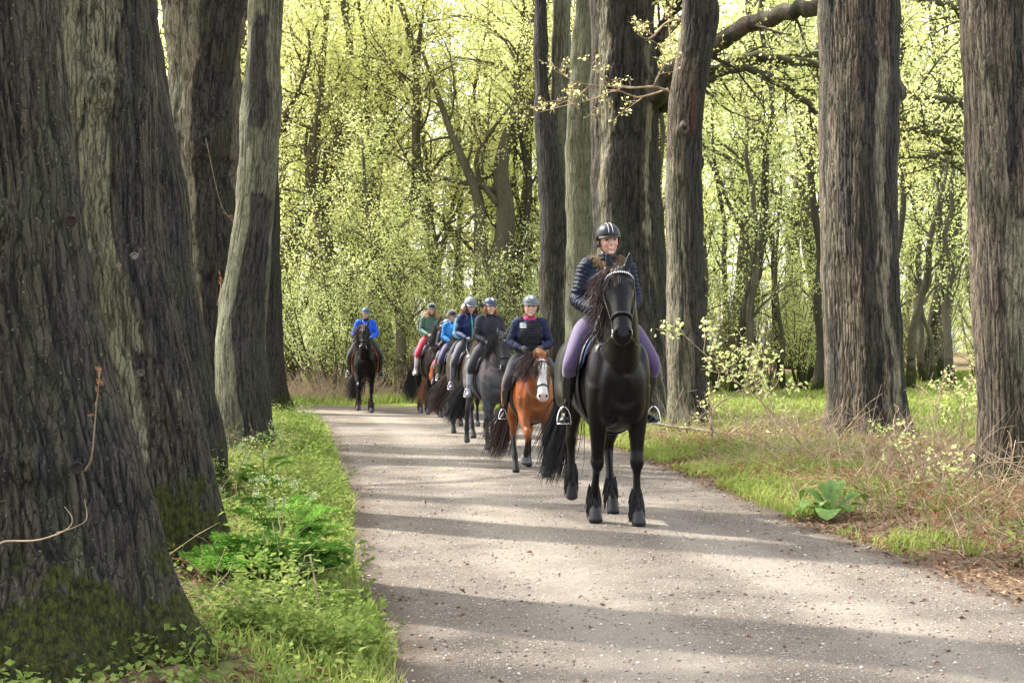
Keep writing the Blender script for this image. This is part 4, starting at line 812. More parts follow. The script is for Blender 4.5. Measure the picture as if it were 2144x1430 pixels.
    off = rng.normal(size=(Nt, 3)); ln = .7 + .38 * rng.random(Nt); P_ = np.zeros((Nt, K, 3)); P_[:, :, 0] = sw[None] + off[:, 0:1] * wid[None] * .55; P_[:, :, 1] = -.985 - .13 * np.sin(tt * PI * .6)[None] - .08 * tt[None] + off[:, 1:2] * wid[None] * .4
    P_[:, :, 2] = 1.38 + (zz[None] - 1.38) * ln[:, None]; P_[:, :, 0] += np.cumsum(rng.normal(size=(Nt, K)) * .006, 1); P_[:, :, 1] += np.cumsum(rng.normal(size=(Nt, K)) * .006, 1); P_[:, 0] = st
    tb = tubes(P_, .0042 * np.ones(Nt)[:, None] * np.array([1, 1, 1, 1, 1, .95, .9, .85, .75, .6, .4, .15])[None], 3, cap=False)
    loft([(0, -.93, 1.42, .03, .03), (tail[0] * .03, -1.03, 1.30, .035, .035), (tail[0] * .15, -1.08, 1.1, .03, .03), (tail[0] * .3, -1.1, .95, .012, .012)], 10, 8, out=tb)
    part(tb.build('tail', M[coat.get('tailhair', hm)], root))
    if feather:
        for f, h, b, s, k in fet:
            fbm_ = MB()
            Nf = 330; ang = -PI / 2 + np.clip(rng.normal(size=Nf) * 1.15, -3, 3); rr = .040; ax = (f - h); st = f + (.13 * rng.random((Nf, 1)) - .02) * nrm(np.array([(0, 0, 1.)])) + stk([np.cos(ang) * rr, np.sin(ang) * rr - .005, 0 * ang], 1); st = st + (h - f) * rng.random((Nf, 1)) * .6
            d = nrm(stk([np.cos(ang) * .28, np.sin(ang) * .28 - .22, -.8 + 0 * ang], 1)); pts = [st]
            for q in range(4): d = nrm(d + np.array([0, 0, -.45]) + rng.normal(size=(Nf, 3)) * .07); pts.append(pts[-1] + d * (.025 + .016 * rng.random((Nf, 1))))
            P_ = stk(pts, 1); P_[..., 2] = np.maximum(P_[..., 2], .012 if b[2] < .05 else -9); tubes(P_, .0045 * np.ones(Nf)[:, None] * np.array([1, 1.1, .9, .6, .2])[None], 3, cap=False, out=fbm_)
            part(fbm_.build('feathering', M[coat.get('feather', hm)], root))
    if bell:
        for f, h, b, s, k in fet:
            if k: continue
            d = (b - h) / np.linalg.norm(b - h); part(loft([tuple(h - d * .035) + (.055, .058), tuple(h) + (.066, .07), tuple(h + d * .025) + (.071, .076), tuple(h * .4 + b * .6) + (.08, .088)], 10, 18).build('overreach_boot', cloth('rubber_grey', (.09, .09, .10), .6, .3), root))
    # saddle pad, saddle, girth
    def shell(y0, y1, amax, off, th, shape=None, ny=14, na=28, front=0.):
        ys = np.linspace(y0, y1, ny); aa = np.linspace(-amax, amax, na); Yg, Ag = np.meshgrid(ys, aa, indexing='ij')
        u = (Yg - y0) / (y1 - y0); cut = 1 - .14 * (2 * np.abs(u - .5)) ** 3; Yg2 = Yg + front * (np.abs(Ag) / amax) ** 1.3 * (u - .25)
        Ag2 = Ag * cut; A = barrel(Yg2, Ag2, off); B = barrel(Yg2, Ag2, off + th); A[..., 0] *= thick; B[..., 0] *= thick; nA = ny * na
        i = (np.arange(ny - 1)[:, None] * na + np.arange(na - 1)[None]).ravel(); F = stk([i, i + 1, i + na + 1, i + na], -1); mbs = MB(); mbs.add(np.concatenate([A.reshape(-1, 3), B.reshape(-1, 3)]), np.concatenate([F, F[:, ::-1] + nA]))
        e = np.concatenate([np.arange(na), np.arange(1, ny) * na + na - 1, (ny - 1) * na + np.arange(na - 2, -1, -1), np.arange(ny - 2, -1, -1) * na]); mbs.f[4].append(stk([e[:-1], e[:-1] + nA, e[1:] + nA, e[1:]], -1)); return mbs
    pm, padc = pad if pad else ('pad_black', (.02, .02, .025))
    part(shell(-.36, .30, 1.42, .018, .012, front=.05).build('saddle_pad', cloth(pm, padc), root))
    sd = shell(-.20, .22, 1.45, .036, .014, front=.16)
    ys = [(-.30, 1.585, .13, .03), (-.27, 1.60, .15, .045), (-.15, 1.555, .13, .045), (0, 1.54, .11, .045), (.14, 1.575, .10, .05), (.22, 1.64, .075, .035), (.25, 1.645, .04, .02)]
    loft([(0, y, z - .005, w, h) for y, z, w, h in ys], 22, 18, out=sd)
    sdl = part(sd.build('saddle', M[tack], root))
    th = np.linspace(0, 2 * PI, 40)[:-1]; gy = .20; G = barrel(gy + 0 * th, th, .03); 
    gb = MB(); ga = np.concatenate([barrel(gy - .045, th, .012), barrel(gy - .045, th, .026), barrel(gy + .045, th, .026), barrel(gy + .045, th, .012)]); ga[:, 0] *= thick; i = np.arange(39)
    gb.add(ga, np.zeros((0, 4), int))
    for a_, b_ in ((0, 1), (1, 2), (2, 3), (3, 0)): gb.f.setdefault(4, []).append(stk([a_ * 39 + i, a_ * 39 + (i + 1) % 39, b_ * 39 + (i + 1) % 39, b_ * 39 + i], -1))
    part(gb.build('girth', M[tack], root))
    # bridle
    def strap(pts, w=.009, ns=6, n=24, out=None): A = cr(np.array(pts), n); return tubes(A[None], np.full((1, n), w), ns, out=out)
    hw = lambda a: np.interp(a, [-.03, .05, .15, .23, .32, .42, .5, .56], [.075, .104, .118, .114, .088, .070, .068, .07])
    hd = lambda a: np.interp(a, [-.03, .05, .15, .23, .32, .42, .5, .56], [.085, .13, .16, .166, .131, .098, .084, .08])
    hc = lambda a: np.interp(a, [0, .15, .23, .32, .42, .5, .56], [-.01, -.015, -.015, 0, .012, .012, .006])
    def ring(a, tilt=0., wide=.009, n=30, part_=1.0, mat=None, col=None):
        an = np.linspace(-PI * part_, PI * part_, n); pts = [HP(np.sin(q) * (hw(a) + .006), a + tilt * (1 - np.cos(q)) * .5, hc(a) + np.cos(q) * (hd(a) + .006)) for q in an]; return pts
    br = MB(); brm = M[bridle]
    strap(ring(.43), .011, 8, 40, br)
    strap(ring(.075, tilt=0, part_=.55), .008, 6, 30, br)
    strap([HP(-.09, .10, .02), HP(-.07, -.02, .0), HP(0, -.045, .045), HP(.07, -.02, .0), HP(.09, .10, .02)], .009, 6, 30, br)
    for s in (-1, 1): strap([HP(s * .106, .08, .01), HP(s * .122, .18, -.02), HP(s * .10, .32, .0), HP(s * .075, .44, .0), HP(s * .066, .535, -.01)], .007, 6, 24, br)
    for s in (-1, 1): strap([HP(s * .106, .08, .0), HP(s * .115, .17, -.1), HP(0, .20, -.18)], .005, 5, 16, br)
    bo = part(br.build('bridle', brm, root))
    if sparkle or browband:
        bb = MB(); ps = ring(.075, part_=.42, n=19 if sparkle else 24)
        if sparkle:
            for q in ps: ellipsoid(np.array(q) + Rz @ fn * .004, (.0075, .0075, .0075), out=bb, nu=8, nv=6)
        else:
            for q in ps: ellipsoid(np.array(q), (.006, .006, .006), out=bb, nu=8, nv=6)
        part(bb.build('browband', M['white'] if sparkle else M['rope'], bo)); bb_ = bo.children[-1]; bb_.location = (0, 0, 0)
    for s in (-1, 1):
        bt = MB(); q = np.linspace(0, 2 * PI, 15); strap([HP(s * .072, .54 + .032 * np.cos(a), -.015 + .032 * np.sin(a)) for a in q], .0045, 6, 30, bt); part(bt.build('bit_ring', M['steel'], root))
    for s in (-1, 1):
        strap([HP(s * .075, .56, -.03), HP(s * .10, .50, -.16) * .7 + np.array([s * .22, .42, 1.55]) * .3 + [0, 0, -.06], (s * .17, .40, 1.62 - .1), (s * .13, .26, 1.74 - .02)], .0065, 5, 24, ).build('rein', M[coat.get('rein', 'leather')], root).location = OFF
    HORSES.append(root)
    return dict(root=root, loc=loc, yaw=yaw_, S=S, px=px, thick=thick)
HORSES = []

def stirrup(hs, foot, side, tilt=0.):
    """foot: ball of the foot in horse space (metres / S, origin between the front hooves + .5)"""
    f = np.array(foot); mb = MB(); t = np.linspace(0, PI, 15); w = .058
    arch = [f + [np.cos(a) * w, .0, -.028 + np.sin(a) * .135] for a in t]; tubes(cr(arch, 30)[None], np.full((1, 30), .0065), 6, out=mb)
    loft([(f[0] - w, f[1], f[2] - .03, .028, .007), (f[0] + w, f[1], f[2] - .03, .028, .007)], 4, 10, out=mb, ref=(0, 1, 0))
    o = mb.build('stirrup', M['steel'], hs['root']); o.location = (0, -.5, 0)
    top = barrel(.02, side * .75, .06); top[0] *= hs['thick']; a = f + [0, 0, .105]
    lo = tubes(cr([top, (top * .5 + a * .5) + [side * .0, 0.01, 0], a], 12)[None], np.full((1, 12), .009), 6).build('stirrup_leather', M['leather'], hs['root']); lo.location = (0, -.5, 0)

# ------------------------------------------------------------------ riders
M['skin'] = mat_attr('skin', rough=.5, spec=.4, bump=.05, bscale=200, var=.08)
M['boot'] = mat_simple('boot', (.012, .012, .013), .22, .6, .05, 60, .2)
M['glove'] = mat_simple('glove', (.02, .02, .024), .6, .4, .2, 80, .2)
M['fur'] = mat_simple('fur', (.24, .17, .10), .9, .1, 0, 14, .65)
def bootmat(name, col, rough=.3): 
    if name not in M: M[name] = mat_simple(name, col, rough, .5, .05, 60, .15)
    return M[name]
def rider(hs, label, k=.9, jacket=('navy', (.012, .018, .045)), quilt=.035, legs=('breeches', (.02, .02, .025)), helmet=('helmet_black', (.012, .013, .017)), boot=None, hands='glove', lean=0., look=0., tilt=0., twist=0., collar=None, vest=None, stripe=None, zipc=None,
          hair=None, fur=False, emblem=None, velvet=False, hand_up=0., arm_out=0., white_toe=False, nod=0., patch=None, vox=.008, elbow=.235, seatfix=0., halfchap=False, smile=.7):
    S = hs['S']; th = hs['thick']; rng = np.random.default_rng(int(hs['px']) + 5)
    loc = Vector(hs['loc']); root = empty('person', loc, hs['yaw'], 1); tag(root, label, 'person', 'riders in the column')
    oy = -.50 * S - .02 * S; sz = (1.585) * S + seatfix     # seat position
    B = np.array([0, oy, sz])
    def Lp(p): return np.array(p, float) * k + B             # rider space -> root space
    sp = (.345 * S * th + .0)                                  # knee spread (absolute)
    # joints
    hip = [Lp((s * .10, .0, .09)) for s in (-1, 1)]
    kz = sz - .27 * k; ky = oy + .245 * k
    knee = [np.array([s * (sp + .02), ky, kz]) for s in (-1, 1)]; ank = [np.array([s * (sp + .015), oy + .03 * k, kz - .405 * k]) for s in (-1, 1)]
    toe = [np.array([s * (sp + .055), oy + .20 * k, kz - .435 * k]) for s in (-1, 1)]
    ln = np.array([lean, 0, 0]); ct, st_ = math.cos(twist), math.sin(twist)
    def T(p):  # torso point with twist and lean
        p = np.array(p, float); q = np.array([p[0] * ct - p[1] * st_, p[0] * st_ + p[1] * ct, p[2]]) + ln * max(0, p[2]); return Lp(q)
    sh = [T((s * .175, -.01, .535)) for s in (-1, 1)]; el = [T((s * (elbow + arm_out), .0, .27)) for s in (-1, 1)]; wr = [T((s * .135, .27, .15 + hand_up)) for s in (-1, 1)]
    # --- body: one continuous skin
    mb = MB(); 
    loft([tuple(T((0, 0, .02))) + (.15 * k, .11 * k), tuple(T((0, 0, .2))) + (.12 * k, .09 * k), tuple(T((0, .01, .4))) + (.15 * k, .10 * k), tuple(T((0, 0, .53))) + (.15 * k, .08 * k), tuple(T((0, .0, .58))) + (.06 * k, .06 * k), tuple(T((0, .02, .70))) + (.052 * k, .055 * k)], 20, 16, out=mb)
    cl, sl2 = math.cos(look + twist), math.sin(look + twist); RH = np.array([[cl, -sl2, 0], [sl2, cl, 0], [0, 0, 1]]); ctl, stl = math.cos(tilt), math.sin(tilt); RT = np.array([[ctl, 0, stl], [0, 1, 0], [-stl, 0, ctl]]); RH = RH @ RT @ np.array([[1, 0, 0], [0, math.cos(nod), math.sin(nod)], [0, -math.sin(nod), math.cos(nod)]])
    hc_ = T((0, .035, .762)); HK = k * 1.06 if k > .95 else k * 1.16
    def H3(p): return hc_ + RH @ (np.array(p, float) * HK)
    refh = tuple(RH @ np.array([1, 0, 0])); 
    loft([tuple(H3((0, .045, -.112))) + (.022 * HK, .022 * HK), tuple(H3((0, .03, -.10))) + (.040 * HK, .045 * HK), tuple(H3((0, .018, -.07))) + (.056 * HK, .070 * HK), tuple(H3((0, .008, -.03))) + (.067 * HK, .086 * HK), tuple(H3((0, .0, .02))) + (.074 * HK, .096 * HK), tuple(H3((0, -.005, .07))) + (.072 * HK, .094 * HK), tuple(H3((0, -.008, .105))) + (.045 * HK, .06 * HK)], 24, 22, out=mb, ref=refh)
    loft([tuple(H3((0, .082, .012))) + (.008 * HK, .012 * HK), tuple(H3((0, .098, -.012))) + (.010 * HK, .013 * HK), tuple(H3((0, .104, -.028))) + (.015 * HK, .013 * HK), tuple(H3((0, .092, -.038))) + (.012 * HK, .008 * HK)], 10, 10, out=mb, ref=refh)
    for s in (-1, 1):
        ellipsoid(H3((s * .036, .070, -.030)), np.array((.024, .018, .022)) * HK, out=mb); ellipsoid(H3((s * .072, -.005, -.01)), np.array((.010, .020, .030)) * HK, out=mb)
        ellipsoid(H3((s * .033, .083, .024)), np.array((.022, .010, .008)) * HK, out=mb)
    ellipsoid(H3((0, .084, -.060)), np.array((.024, .012, .008)) * HK, out=mb); ellipsoid(H3((0, .080, -.072)), np.array((.019, .012, .007)) * HK, out=mb); ellipsoid(H3((0, .068, -.098)), np.array((.022, .018, .016)) * HK, out=mb)
    for i, s in enumerate((-1, 1)):
        loft([tuple(sh[i]) + (.05 * k,) * 2, tuple(el[i]) + (.038 * k,) * 2, tuple(wr[i]) + (.027 * k,) * 2], 14, 12, out=mb); loft([tuple(hip[i]) + (.08 * k,) * 2, tuple(knee[i]) + (.048 * k,) * 2], 10, 12, out=mb); loft([tuple(knee[i]) + (.048 * k,) * 2, tuple(knee[i] * .6 + ank[i] * .4) + (.046 * k,) * 2, tuple(ank[i]) + (.030 * k,) * 2], 12, 12, out=mb); loft([tuple(ank[i] + [0, 0, -.01 * k]) + (.022 * k, .022 * k), tuple(ank[i] * .6 + toe[i] * .4 + [0, -.02, -.045 * k]) + (.016 * k, .012 * k)], 8, 10, out=mb)
    # hands with palm, four fingers curled round the rein, thumb on top
    def hand(i, s, out, g=1.0):
        w = wr[i]; d = w - el[i]; d = d / np.linalg.norm(d); d = nrm(d * .8 + np.array([-s * .35, .5, -.1])); side = nrm(np.cross(d, [0, 0, 1.])) * s      # outward
        upv = np.cross(side * s, d); upv = upv if upv[2] > 0 else -upv
        c = w + d * .045 * k
        loft([tuple(w) + (.019 * k * g, .026 * k * g), tuple(c) + (.017 * k * g, .037 * k * g), tuple(w + d * .082 * k) + (.015 * k * g, .036 * k * g)], 10, 12, out=out, ref=tuple(side))
        for q in range(4):
            o = upv * (.027 - .018 * q) * k; Lf = [.9, 1., .95, .78][q]; b0 = w + d * .075 * k + o; inw = -side
            p = [b0, b0 + (d * .030 + side * .004) * k * Lf, b0 + (d * .042 + inw * .022) * k * Lf, b0 + (d * .022 + inw * .040) * k * Lf, b0 + (d * .004 + inw * .034) * k * Lf]
            tubes(cr(p, 12)[None], (np.linspace(.0095, .0075, 12) * k * g)[None], 8, out=out)
        tp = w + d * .03 * k + upv * .03 * k - side * .006 * k; tubes(cr([tp - d * .01 * k, tp + (d * .025 + upv * .010) * k - side * .008 * k, tp + (d * .052 + upv * .004) * k - side * .016 * k], 10)[None], (np.linspace(.012, .008, 10) * k * g)[None], 8, out=out)
    if hands == 'bare':
        for i, s in enumerate((-1, 1)): hand(i, s, mb)
    V, me = remesh(mb, vox if hands != 'bare' else min(vox, .006), 2, .4)
    sk = np.array((.60, .36, .28)); C = np.tile(sk, (len(V), 1)); Q = (V - hc_) @ RH / HK
    def spot(c, r, col, a=1.): 
        nonlocal C
        q = (Q - c) / r; f = smooth01((1 - np.linalg.norm(q, axis=1)) * 2.2)[:, None] * a; C = C * (1 - f) + np.array(col) * f
    fr = (Q[:, 1] > .03)
    for s in (-1, 1): spot((s * .040, .075, -.032), (.024, .03, .020), (.62, .24, .19), .5); spot((s * .033, .088, .003), (.022, .02, .012), (.10, .05, .04), .9); spot((s * .034, .09, .024), (.024, .02, .0055), (.10, .05, .03), .8)
    for xx in np.linspace(-.024, .024, 7): spot((xx, .094, -.064 + smile * 14 * xx * xx), (.008, .02, .0058), (.42, .10, .09), .85)
    if smile > .6:
        for xx in np.linspace(-.014, .014, 5): spot((xx, .096, -.0635 + smile * 14 * xx * xx), (.006, .02, .003), (.75, .7, .65), .8)
    setcol(me, C); body = meobj('body', me, M['skin'], root)
    for s in (-1, 1): ellipsoid(H3((s * .032, .078, .002)), np.array((.0115, .011, .0075)) * HK, nu=10, nv=8).build('eye', M['eye'], root)
    # --- jacket
    def qm(n): return (lambda t: 1.07 + 0 * t if quilt else 1.0 + 0 * t)
    jb = MB(); nq = 11 if quilt else 1
    loft([tuple(T((0, -.005, -.01))) + (.175 * k, .145 * k), tuple(T((0, 0, .08))) + (.178 * k, .14 * k), tuple(T((0, 0, .22))) + (.155 * k, .125 * k), tuple(T((0, .01, .38))) + (.178 * k, .135 * k), tuple(T((0, .0, .48))) + (.178 * k, .125 * k), tuple(T((0, -.005, .555))) + (.135 * k, .095 * k), tuple(T((0, .0, .60))) + (.078 * k, .075 * k), tuple(T((0, .012, .645))) + (.070 * k, .072 * k)], 90, 30, qm(14), jb)
    for i, s in enumerate((-1, 1)):
        loft([tuple(T((s * .10, -.01, .545))) + (.072 * k, .07 * k), tuple(sh[i] + [0, 0, .0]) + (.073 * k, .075 * k), tuple(sh[i] * .5 + el[i] * .5) + (.064 * k, .068 * k), tuple(el[i]) + (.058 * k, .060 * k), tuple(el[i] * .45 + wr[i] * .55) + (.049 * k, .05 * k), tuple(wr[i] * .93 + el[i] * .07) + (.039 * k, .039 * k)], 80, 20, qm(15), jb)
    V, me = remesh(jb, .0085 if vox < .009 else .011, 1, .4)
    if quilt:
        q = V - B; best = np.full(len(V), 9.); par = (V[:, 2] - sz) / k
        for i in (0, 1):
            for a_, b_, o_ in ((sh[i], el[i], 0.), (el[i], wr[i], .31)):
                ab = b_ - a_; t_ = np.clip(((V - a_) @ ab) / (ab @ ab), -.15, 1); dd = np.linalg.norm(V - a_ - t_[:, None] * ab, axis=1); sel = (dd < .085 * k) & (dd < best) & (np.abs(V[:, 0]) > .15 * k); best[sel] = dd[sel]; par[sel] = -(o_ + t_[sel] * np.linalg.norm(ab) / k)
        me.update(); nv = np.empty(len(V) * 3, np.float32); me.vertex_normals.foreach_get('vector', nv); nv = nv.reshape(-1, 3)
        am = np.abs(np.sin(par * PI / quilt + 1.2 * (fbm(V * 7, 2, 8) - .5))) ** .55; disp = (am - .75) * .012 * k + (fbm(V * 14, 3, 5) - .5) * .034 * k
        V = V + nv * disp[:, None]; me.vertices.foreach_set('co', V.astype(np.float32).ravel()); me.update()
    else:
        me.update(); nv = np.empty(len(V) * 3, np.float32); me.vertex_normals.foreach_get('vector', nv); nv = nv.reshape(-1, 3)
        w_ = V * [9, 9, 16]; V = V + nv * ((fbm(w_, 3, 5) - .5) * .030 * k)[:, None]; me.vertices.foreach_set('co', V.astype(np.float32).ravel()); me.update()
    jc = np.array(jacket[1]); C = np.tile(jc, (len(V), 1))
    q = (V - B) / k
    C = C * (.85 + .3 * fbm(V * 6, 3, 4))[:, None]
    if quilt == 'plain' or not quilt: pass
    if vest is not None: f_ = (smooth01((.155 - np.abs(q[:, 0])) / .01) * (q[:, 2] > .0) * (q[:, 2] < .56))[:, None]; C = C * (1 - f_) + np.array(vest) * (.8 + .5 * (np.sin(q[:, 2] * 160) > .6))[:, None] * f_
    if collar is not None: f_ = (smooth01((q[:, 2] - .59) / .01) * (np.hypot(q[:, 0], q[:, 1]) < .095))[:, None]; C = C * (1 - f_) + np.array(collar) * f_
    if zipc is not None: f_ = (smooth01((.008 - np.abs(q[:, 0] - lean * q[:, 2] + q[:, 1] * st_ * .8)) / .004) * (q[:, 1] > .03))[:, None]; C = C * (1 - f_) + np.array(zipc) * f_
    if patch == 'shoulder': f_ = (smooth01((.045 - np.abs((q - [.10, .10, .51]) * [1, .4, 1.2]).max(1)) / .006))[:, None]; C = C * (1 - f_) + np.array((.35, .37, .4)) * f_
    if patch == 'badge':
        f_ = (smooth01((.026 - np.linalg.norm((q - [-.245, .0, .47]) * [.6, 1, 1], axis=1)) / .004))[:, None]; C = C * (1 - f_) + np.array((.6, .55, .5)) * f_; f_ = (smooth01((.017 - np.linalg.norm((q - [-.245, .0, .47]) * [.6, 1, 1], axis=1)) / .003))[:, None]; C = C * (1 - f_) + np.array((.3, .06, .06)) * f_
    if patch == 'tealzip':
        for xx in (-.105,): f_ = (smooth01((.006 - np.abs(q[:, 0] + .085)) / .003) * (q[:, 1] > .03) * (q[:, 2] > .36) * (q[:, 2] < .47))[:, None]; C = C * (1 - f_) + np.array((.1, .6, .55)) * f_
    setcol(me, C); jm = M.setdefault('jacketmat', mat_attr('jacket_cloth', rough=.62, spec=.22, bump=.35, bscale=60, var=.25))
    jo = meobj('jacket', me, jm, root)
    if vest is not None or patch == 'badge':
        pass
    if collar is not None: loft([tuple(T((0, .0, .575))) + (.085 * k, .08 * k), tuple(T((0, .0, .61))) + (.088 * k, .085 * k), tuple(T((0, .0, .63))) + (.08 * k, .08 * k)], 10, 20).build('collar', cloth('collar_%d' % hs['px'], collar), jo)
    if fur:
        N = 2600; a = rng.random(N) * 2 * PI; c = stk([np.cos(a) * .105, np.sin(a) * .085 + .0, .585 + .02 * np.cos(a * 2) - .03 * np.sin(a)], 1); c = c + rng.normal(size=(N, 3)) * [.022, .022, .014]; st2 = np.array([T(p) for p in c]); d = nrm(stk([np.cos(a), np.sin(a), .3 + 0 * a], 1) + rng.normal(size=(N, 3)) * .6)
        P_ = stk([st2, st2 + d * .014, st2 + d * .026 + [0, 0, -.006], st2 + d * .036 + [0, 0, -.016]], 1); tubes(P_, np.full(N, .0022)[:, None] * np.array([1, .9, .6, .2])[None], 3, cap=False).build('fur_collar', M['fur'], jo)
    # --- breeches
    bb = MB(); loft([tuple(Lp((0, -.01, -.035))) + (.15 * k, .14 * k), tuple(Lp((0, -.005, .03))) + (.172 * k, .145 * k), tuple(Lp((0, 0, .12))) + (.15 * k, .12 * k)], 10, 20, out=bb)
    for i, s in enumerate((-1, 1)):
        m1 = hip[i] * .5 + knee[i] * .5 + [s * .02, .02, .02]
        loft([tuple(hip[i] + [-s * .02, -.02, -.02]) + (.10 * k,) * 2, tuple(hip[i] * .75 + knee[i] * .25 + [s * .02, 0, .01]) + (.098 * k,) * 2, tuple(m1) + (.088 * k,) * 2, tuple(knee[i]) + (.064 * k, .068 * k), tuple(knee[i] * .75 + ank[i] * .25) + (.056 * k, .06 * k), tuple(knee[i] * .5 + ank[i] * .5) + (.05 * k, .055 * k)], 34, 18, out=bb)
    V, me = remesh(bb, .011, 3); C = np.tile(np.array(legs[1]), (len(V), 1)) * (.85 + .3 * fbm(V * 5, 3, 6))[:, None]; setcol(me, C); meobj('breeches', me, M.setdefault('breechmat', mat_attr('breech_cloth', rough=.7, spec=.3, bump=.3, bscale=30, var=.15, sheen=.3)), root)
    # --- boots
    bm = M['boot'] if boot is None else bootmat(*boot)
    for i, s in enumerate((-1, 1)):
        bb = MB(); kn, an, to = knee[i], ank[i], toe[i]; dn_ = (to - an); top = kn * .8 + an * .2
        loft([tuple(top) + (.058 * k, .066 * k), tuple(kn * .6 + an * .4) + (.058 * k, .066 * k), tuple(kn * .35 + an * .65) + (.048 * k, .055 * k), tuple(kn * .12 + an * .88) + (.039 * k, .044 * k), tuple(an + [0, -.005, -.02 * k]) + (.04 * k, .046 * k)], 22, 18, out=bb)
        heel = an + np.array([0, -.045 * k, -.062 * k]); ref_ = nrm(np.cross(dn_, [0, 0, 1.]))
        loft([tuple(heel + [0, -.008, .008]) + (.024 * k, .03 * k), tuple(heel + dn_ * .12 + [0, 0, .012]) + (.034 * k, .045 * k), tuple(heel + dn_ * .45 + [0, 0, .016]) + (.036 * k, .040 * k), tuple(heel + dn_ * .95 + [0, 0, .028]) + (.043 * k, .030 * k), tuple(heel + dn_ * 1.22 + [0, 0, .034]) + (.036 * k, .022 * k), tuple(heel + dn_ * 1.33 + [0, 0, .036]) + (.018 * k, .012 * k)], 24, 16, out=bb, ref=tuple(ref_))
        V, me = remesh(bb, .009, 2); meobj('boot', me, bm, root)
        f = (heel + dn_ * .95 + [0, 0, .028]) / S; f = f + np.array([0, .5, 0]); stirrup(hs, f, s)
    if hands == 'glove':
        for i, s in enumerate((-1, 1)):
            gb = MB(); hand(i, s, gb, 1.12); loft([tuple(wr[i] * .9 + el[i] * .1) + (.036 * k,) * 2, tuple(wr[i]) + (.03 * k,) * 2], 5, 12, out=gb); gb.build('glove', M['glove'], root)
    # --- helmet
    hcn = np.array([0, -.012, .045]); ax = np.array([.098, .120, .098]); n1, n2 = 16, 28; ph = np.linspace(.001, 1.70, n1); tt = np.arange(n2) / n2 * 2 * PI
    drop = lambda a: 1 + .0 * a
    def shellp(f): 
        PH, TT = np.meshgrid(ph, tt, indexing='ij'); X_ = np.sin(PH) * np.cos(TT) * ax[0] * f; Y_ = np.sin(PH) * np.sin(TT) * ax[1] * f; Z_ = np.cos(PH) * ax[2] * f; Z_ = Z_ - .022 * smooth01((PH - 1.2) / .5) * (np.sin(TT) < .2) * (1 - np.clip(np.sin(TT) + .2, 0, 1)); return stk([X_, Y_, Z_], -1).reshape(-1, 3)
    A = np.concatenate([shellp(1.0), shellp(.93)]); A = np.array([H3(hcn + p) for p in A]); hb2 = MB(); b = (np.arange(n1 - 1) * n2)[:, None]; kk = np.arange(n2)[None]; k2 = (kk + 1) % n2; F = qf(b + kk, b + n2 + kk, b + n2 + k2, b + k2).reshape(-1, 4); nn_ = n1 * n2
    e = (n1 - 1) * n2 + np.arange(n2); e2 = (n1 - 1) * n2 + (np.arange(n2) + 1) % n2; hb2.add(A, np.concatenate([F, F[:, ::-1] + nn_, qf(e, e + nn_, e2 + nn_, e2)]))
    if not velvet or True:
        an = np.linspace(R(22), R(158), 18); rr = np.linspace(0, 1, 5); A_, R_2 = np.meshgrid(an, rr, indexing='ij'); prj = .040 * np.sin((A_ - R(22)) / (R(136)) * PI) ** .7
        vx = np.cos(A_) * (ax[0] * .985 + R_2 * prj * .55); vy = np.sin(A_) * (ax[1] * .985) + R_2 * prj; vz = -.008 - .014 * R_2 + .0 * A_
        top_ = stk([vx, vy, vz], -1).reshape(-1, 3); bot = top_ + [0, 0, -.006]; VV = np.array([H3(hcn + p) for p in np.concatenate([top_, bot])]); na, nr = 18, 5; i_ = (np.arange(na - 1)[:, None] * nr + np.arange(nr - 1)[None]).ravel(); F = stk([i_, i_ + nr, i_ + nr + 1, i_ + 1], -1); hb2.add(VV, np.concatenate([F, F[:, ::-1] + na * nr, stk([np.arange(na - 1) * nr + 4, (np.arange(na - 1) + 1) * nr + 4, (np.arange(na - 1) + 1) * nr + 4 + na * nr, np.arange(na - 1) * nr + 4 + na * nr], -1)]))
    hm_ = cloth(helmet[0], helmet[1], .9, .4, .6) if velvet else M.setdefault(helmet[0], mat_simple(helmet[0], helmet[1], .42, .35, 0, 20, .1))
    ho = hb2.build('helmet', hm_, root)
    sm = MB()
    for s in (-1, 1): tubes(cr([H3((s * .080, .03, .03)), H3((s * .078, .02, -.03)), H3((s * .055, .045, -.09)), H3((0, .06, -.122))], 16)[None], np.full((1, 16), .0055 * k), 6, out=sm)
    sm.build('chin_strap', M['leather'], ho)
    if stripe:
        for xx in (-.018, .018): sb = tubes(np.array([H3(hcn + np.array([xx * (1 - .2 * np.cos(a)), np.sin(a) * ax[1] * 1.005, np.cos(a) * ax[2] * 1.005])) for a in np.linspace(-1.0, 1.42, 22)])[None], np.full((1, 22), .0022), 5); sb.build('piping', M['white'], ho)
    if emblem:
        sb = MB(); loft([tuple(H3(hcn + np.array([0, np.sin(a) * ax[1] * 1.0, np.cos(a) * ax[2] * 1.0]))) + (w, .004) for a, w in ((.55, .016), (.8, .020), (1.05, .012))], 8, 10, out=sb, ref=refh); sb.build('emblem', bootmat('helmet_trim', emblem, .3), ho)
    if hair:
        N = 260; side = rng.choice([-1, 1], N); st2 = np.array([H3((s * (.068 + .01 * rng.random()), .02 - .06 * rng.random(), -.005 + .02 * rng.random())) for s in side]); d = nrm(stk([side * .3, 0 * side + .1, -1. + 0 * side], 1) + rng.normal(size=(N, 3)) * .15); pts = [st2]
        for q in range(6): d = nrm(d + [0, .03, -.15] + rng.normal(size=(N, 3)) * .12); pts.append(pts[-1] + d * hair[1] / 6 * (.7 + .5 * rng.random((N, 1))))
        tubes(stk(pts, 1), np.full(N, .0042)[:, None] * np.array([1, 1, 1, 1, .8, .6, .3])[None], 3, cap=False).build('hair', M.setdefault('rh_%s' % hair[2], mat_simple('rh_%s' % hair[2], hair[0], .6, .4, 0, 20, .4)), root)
    return root

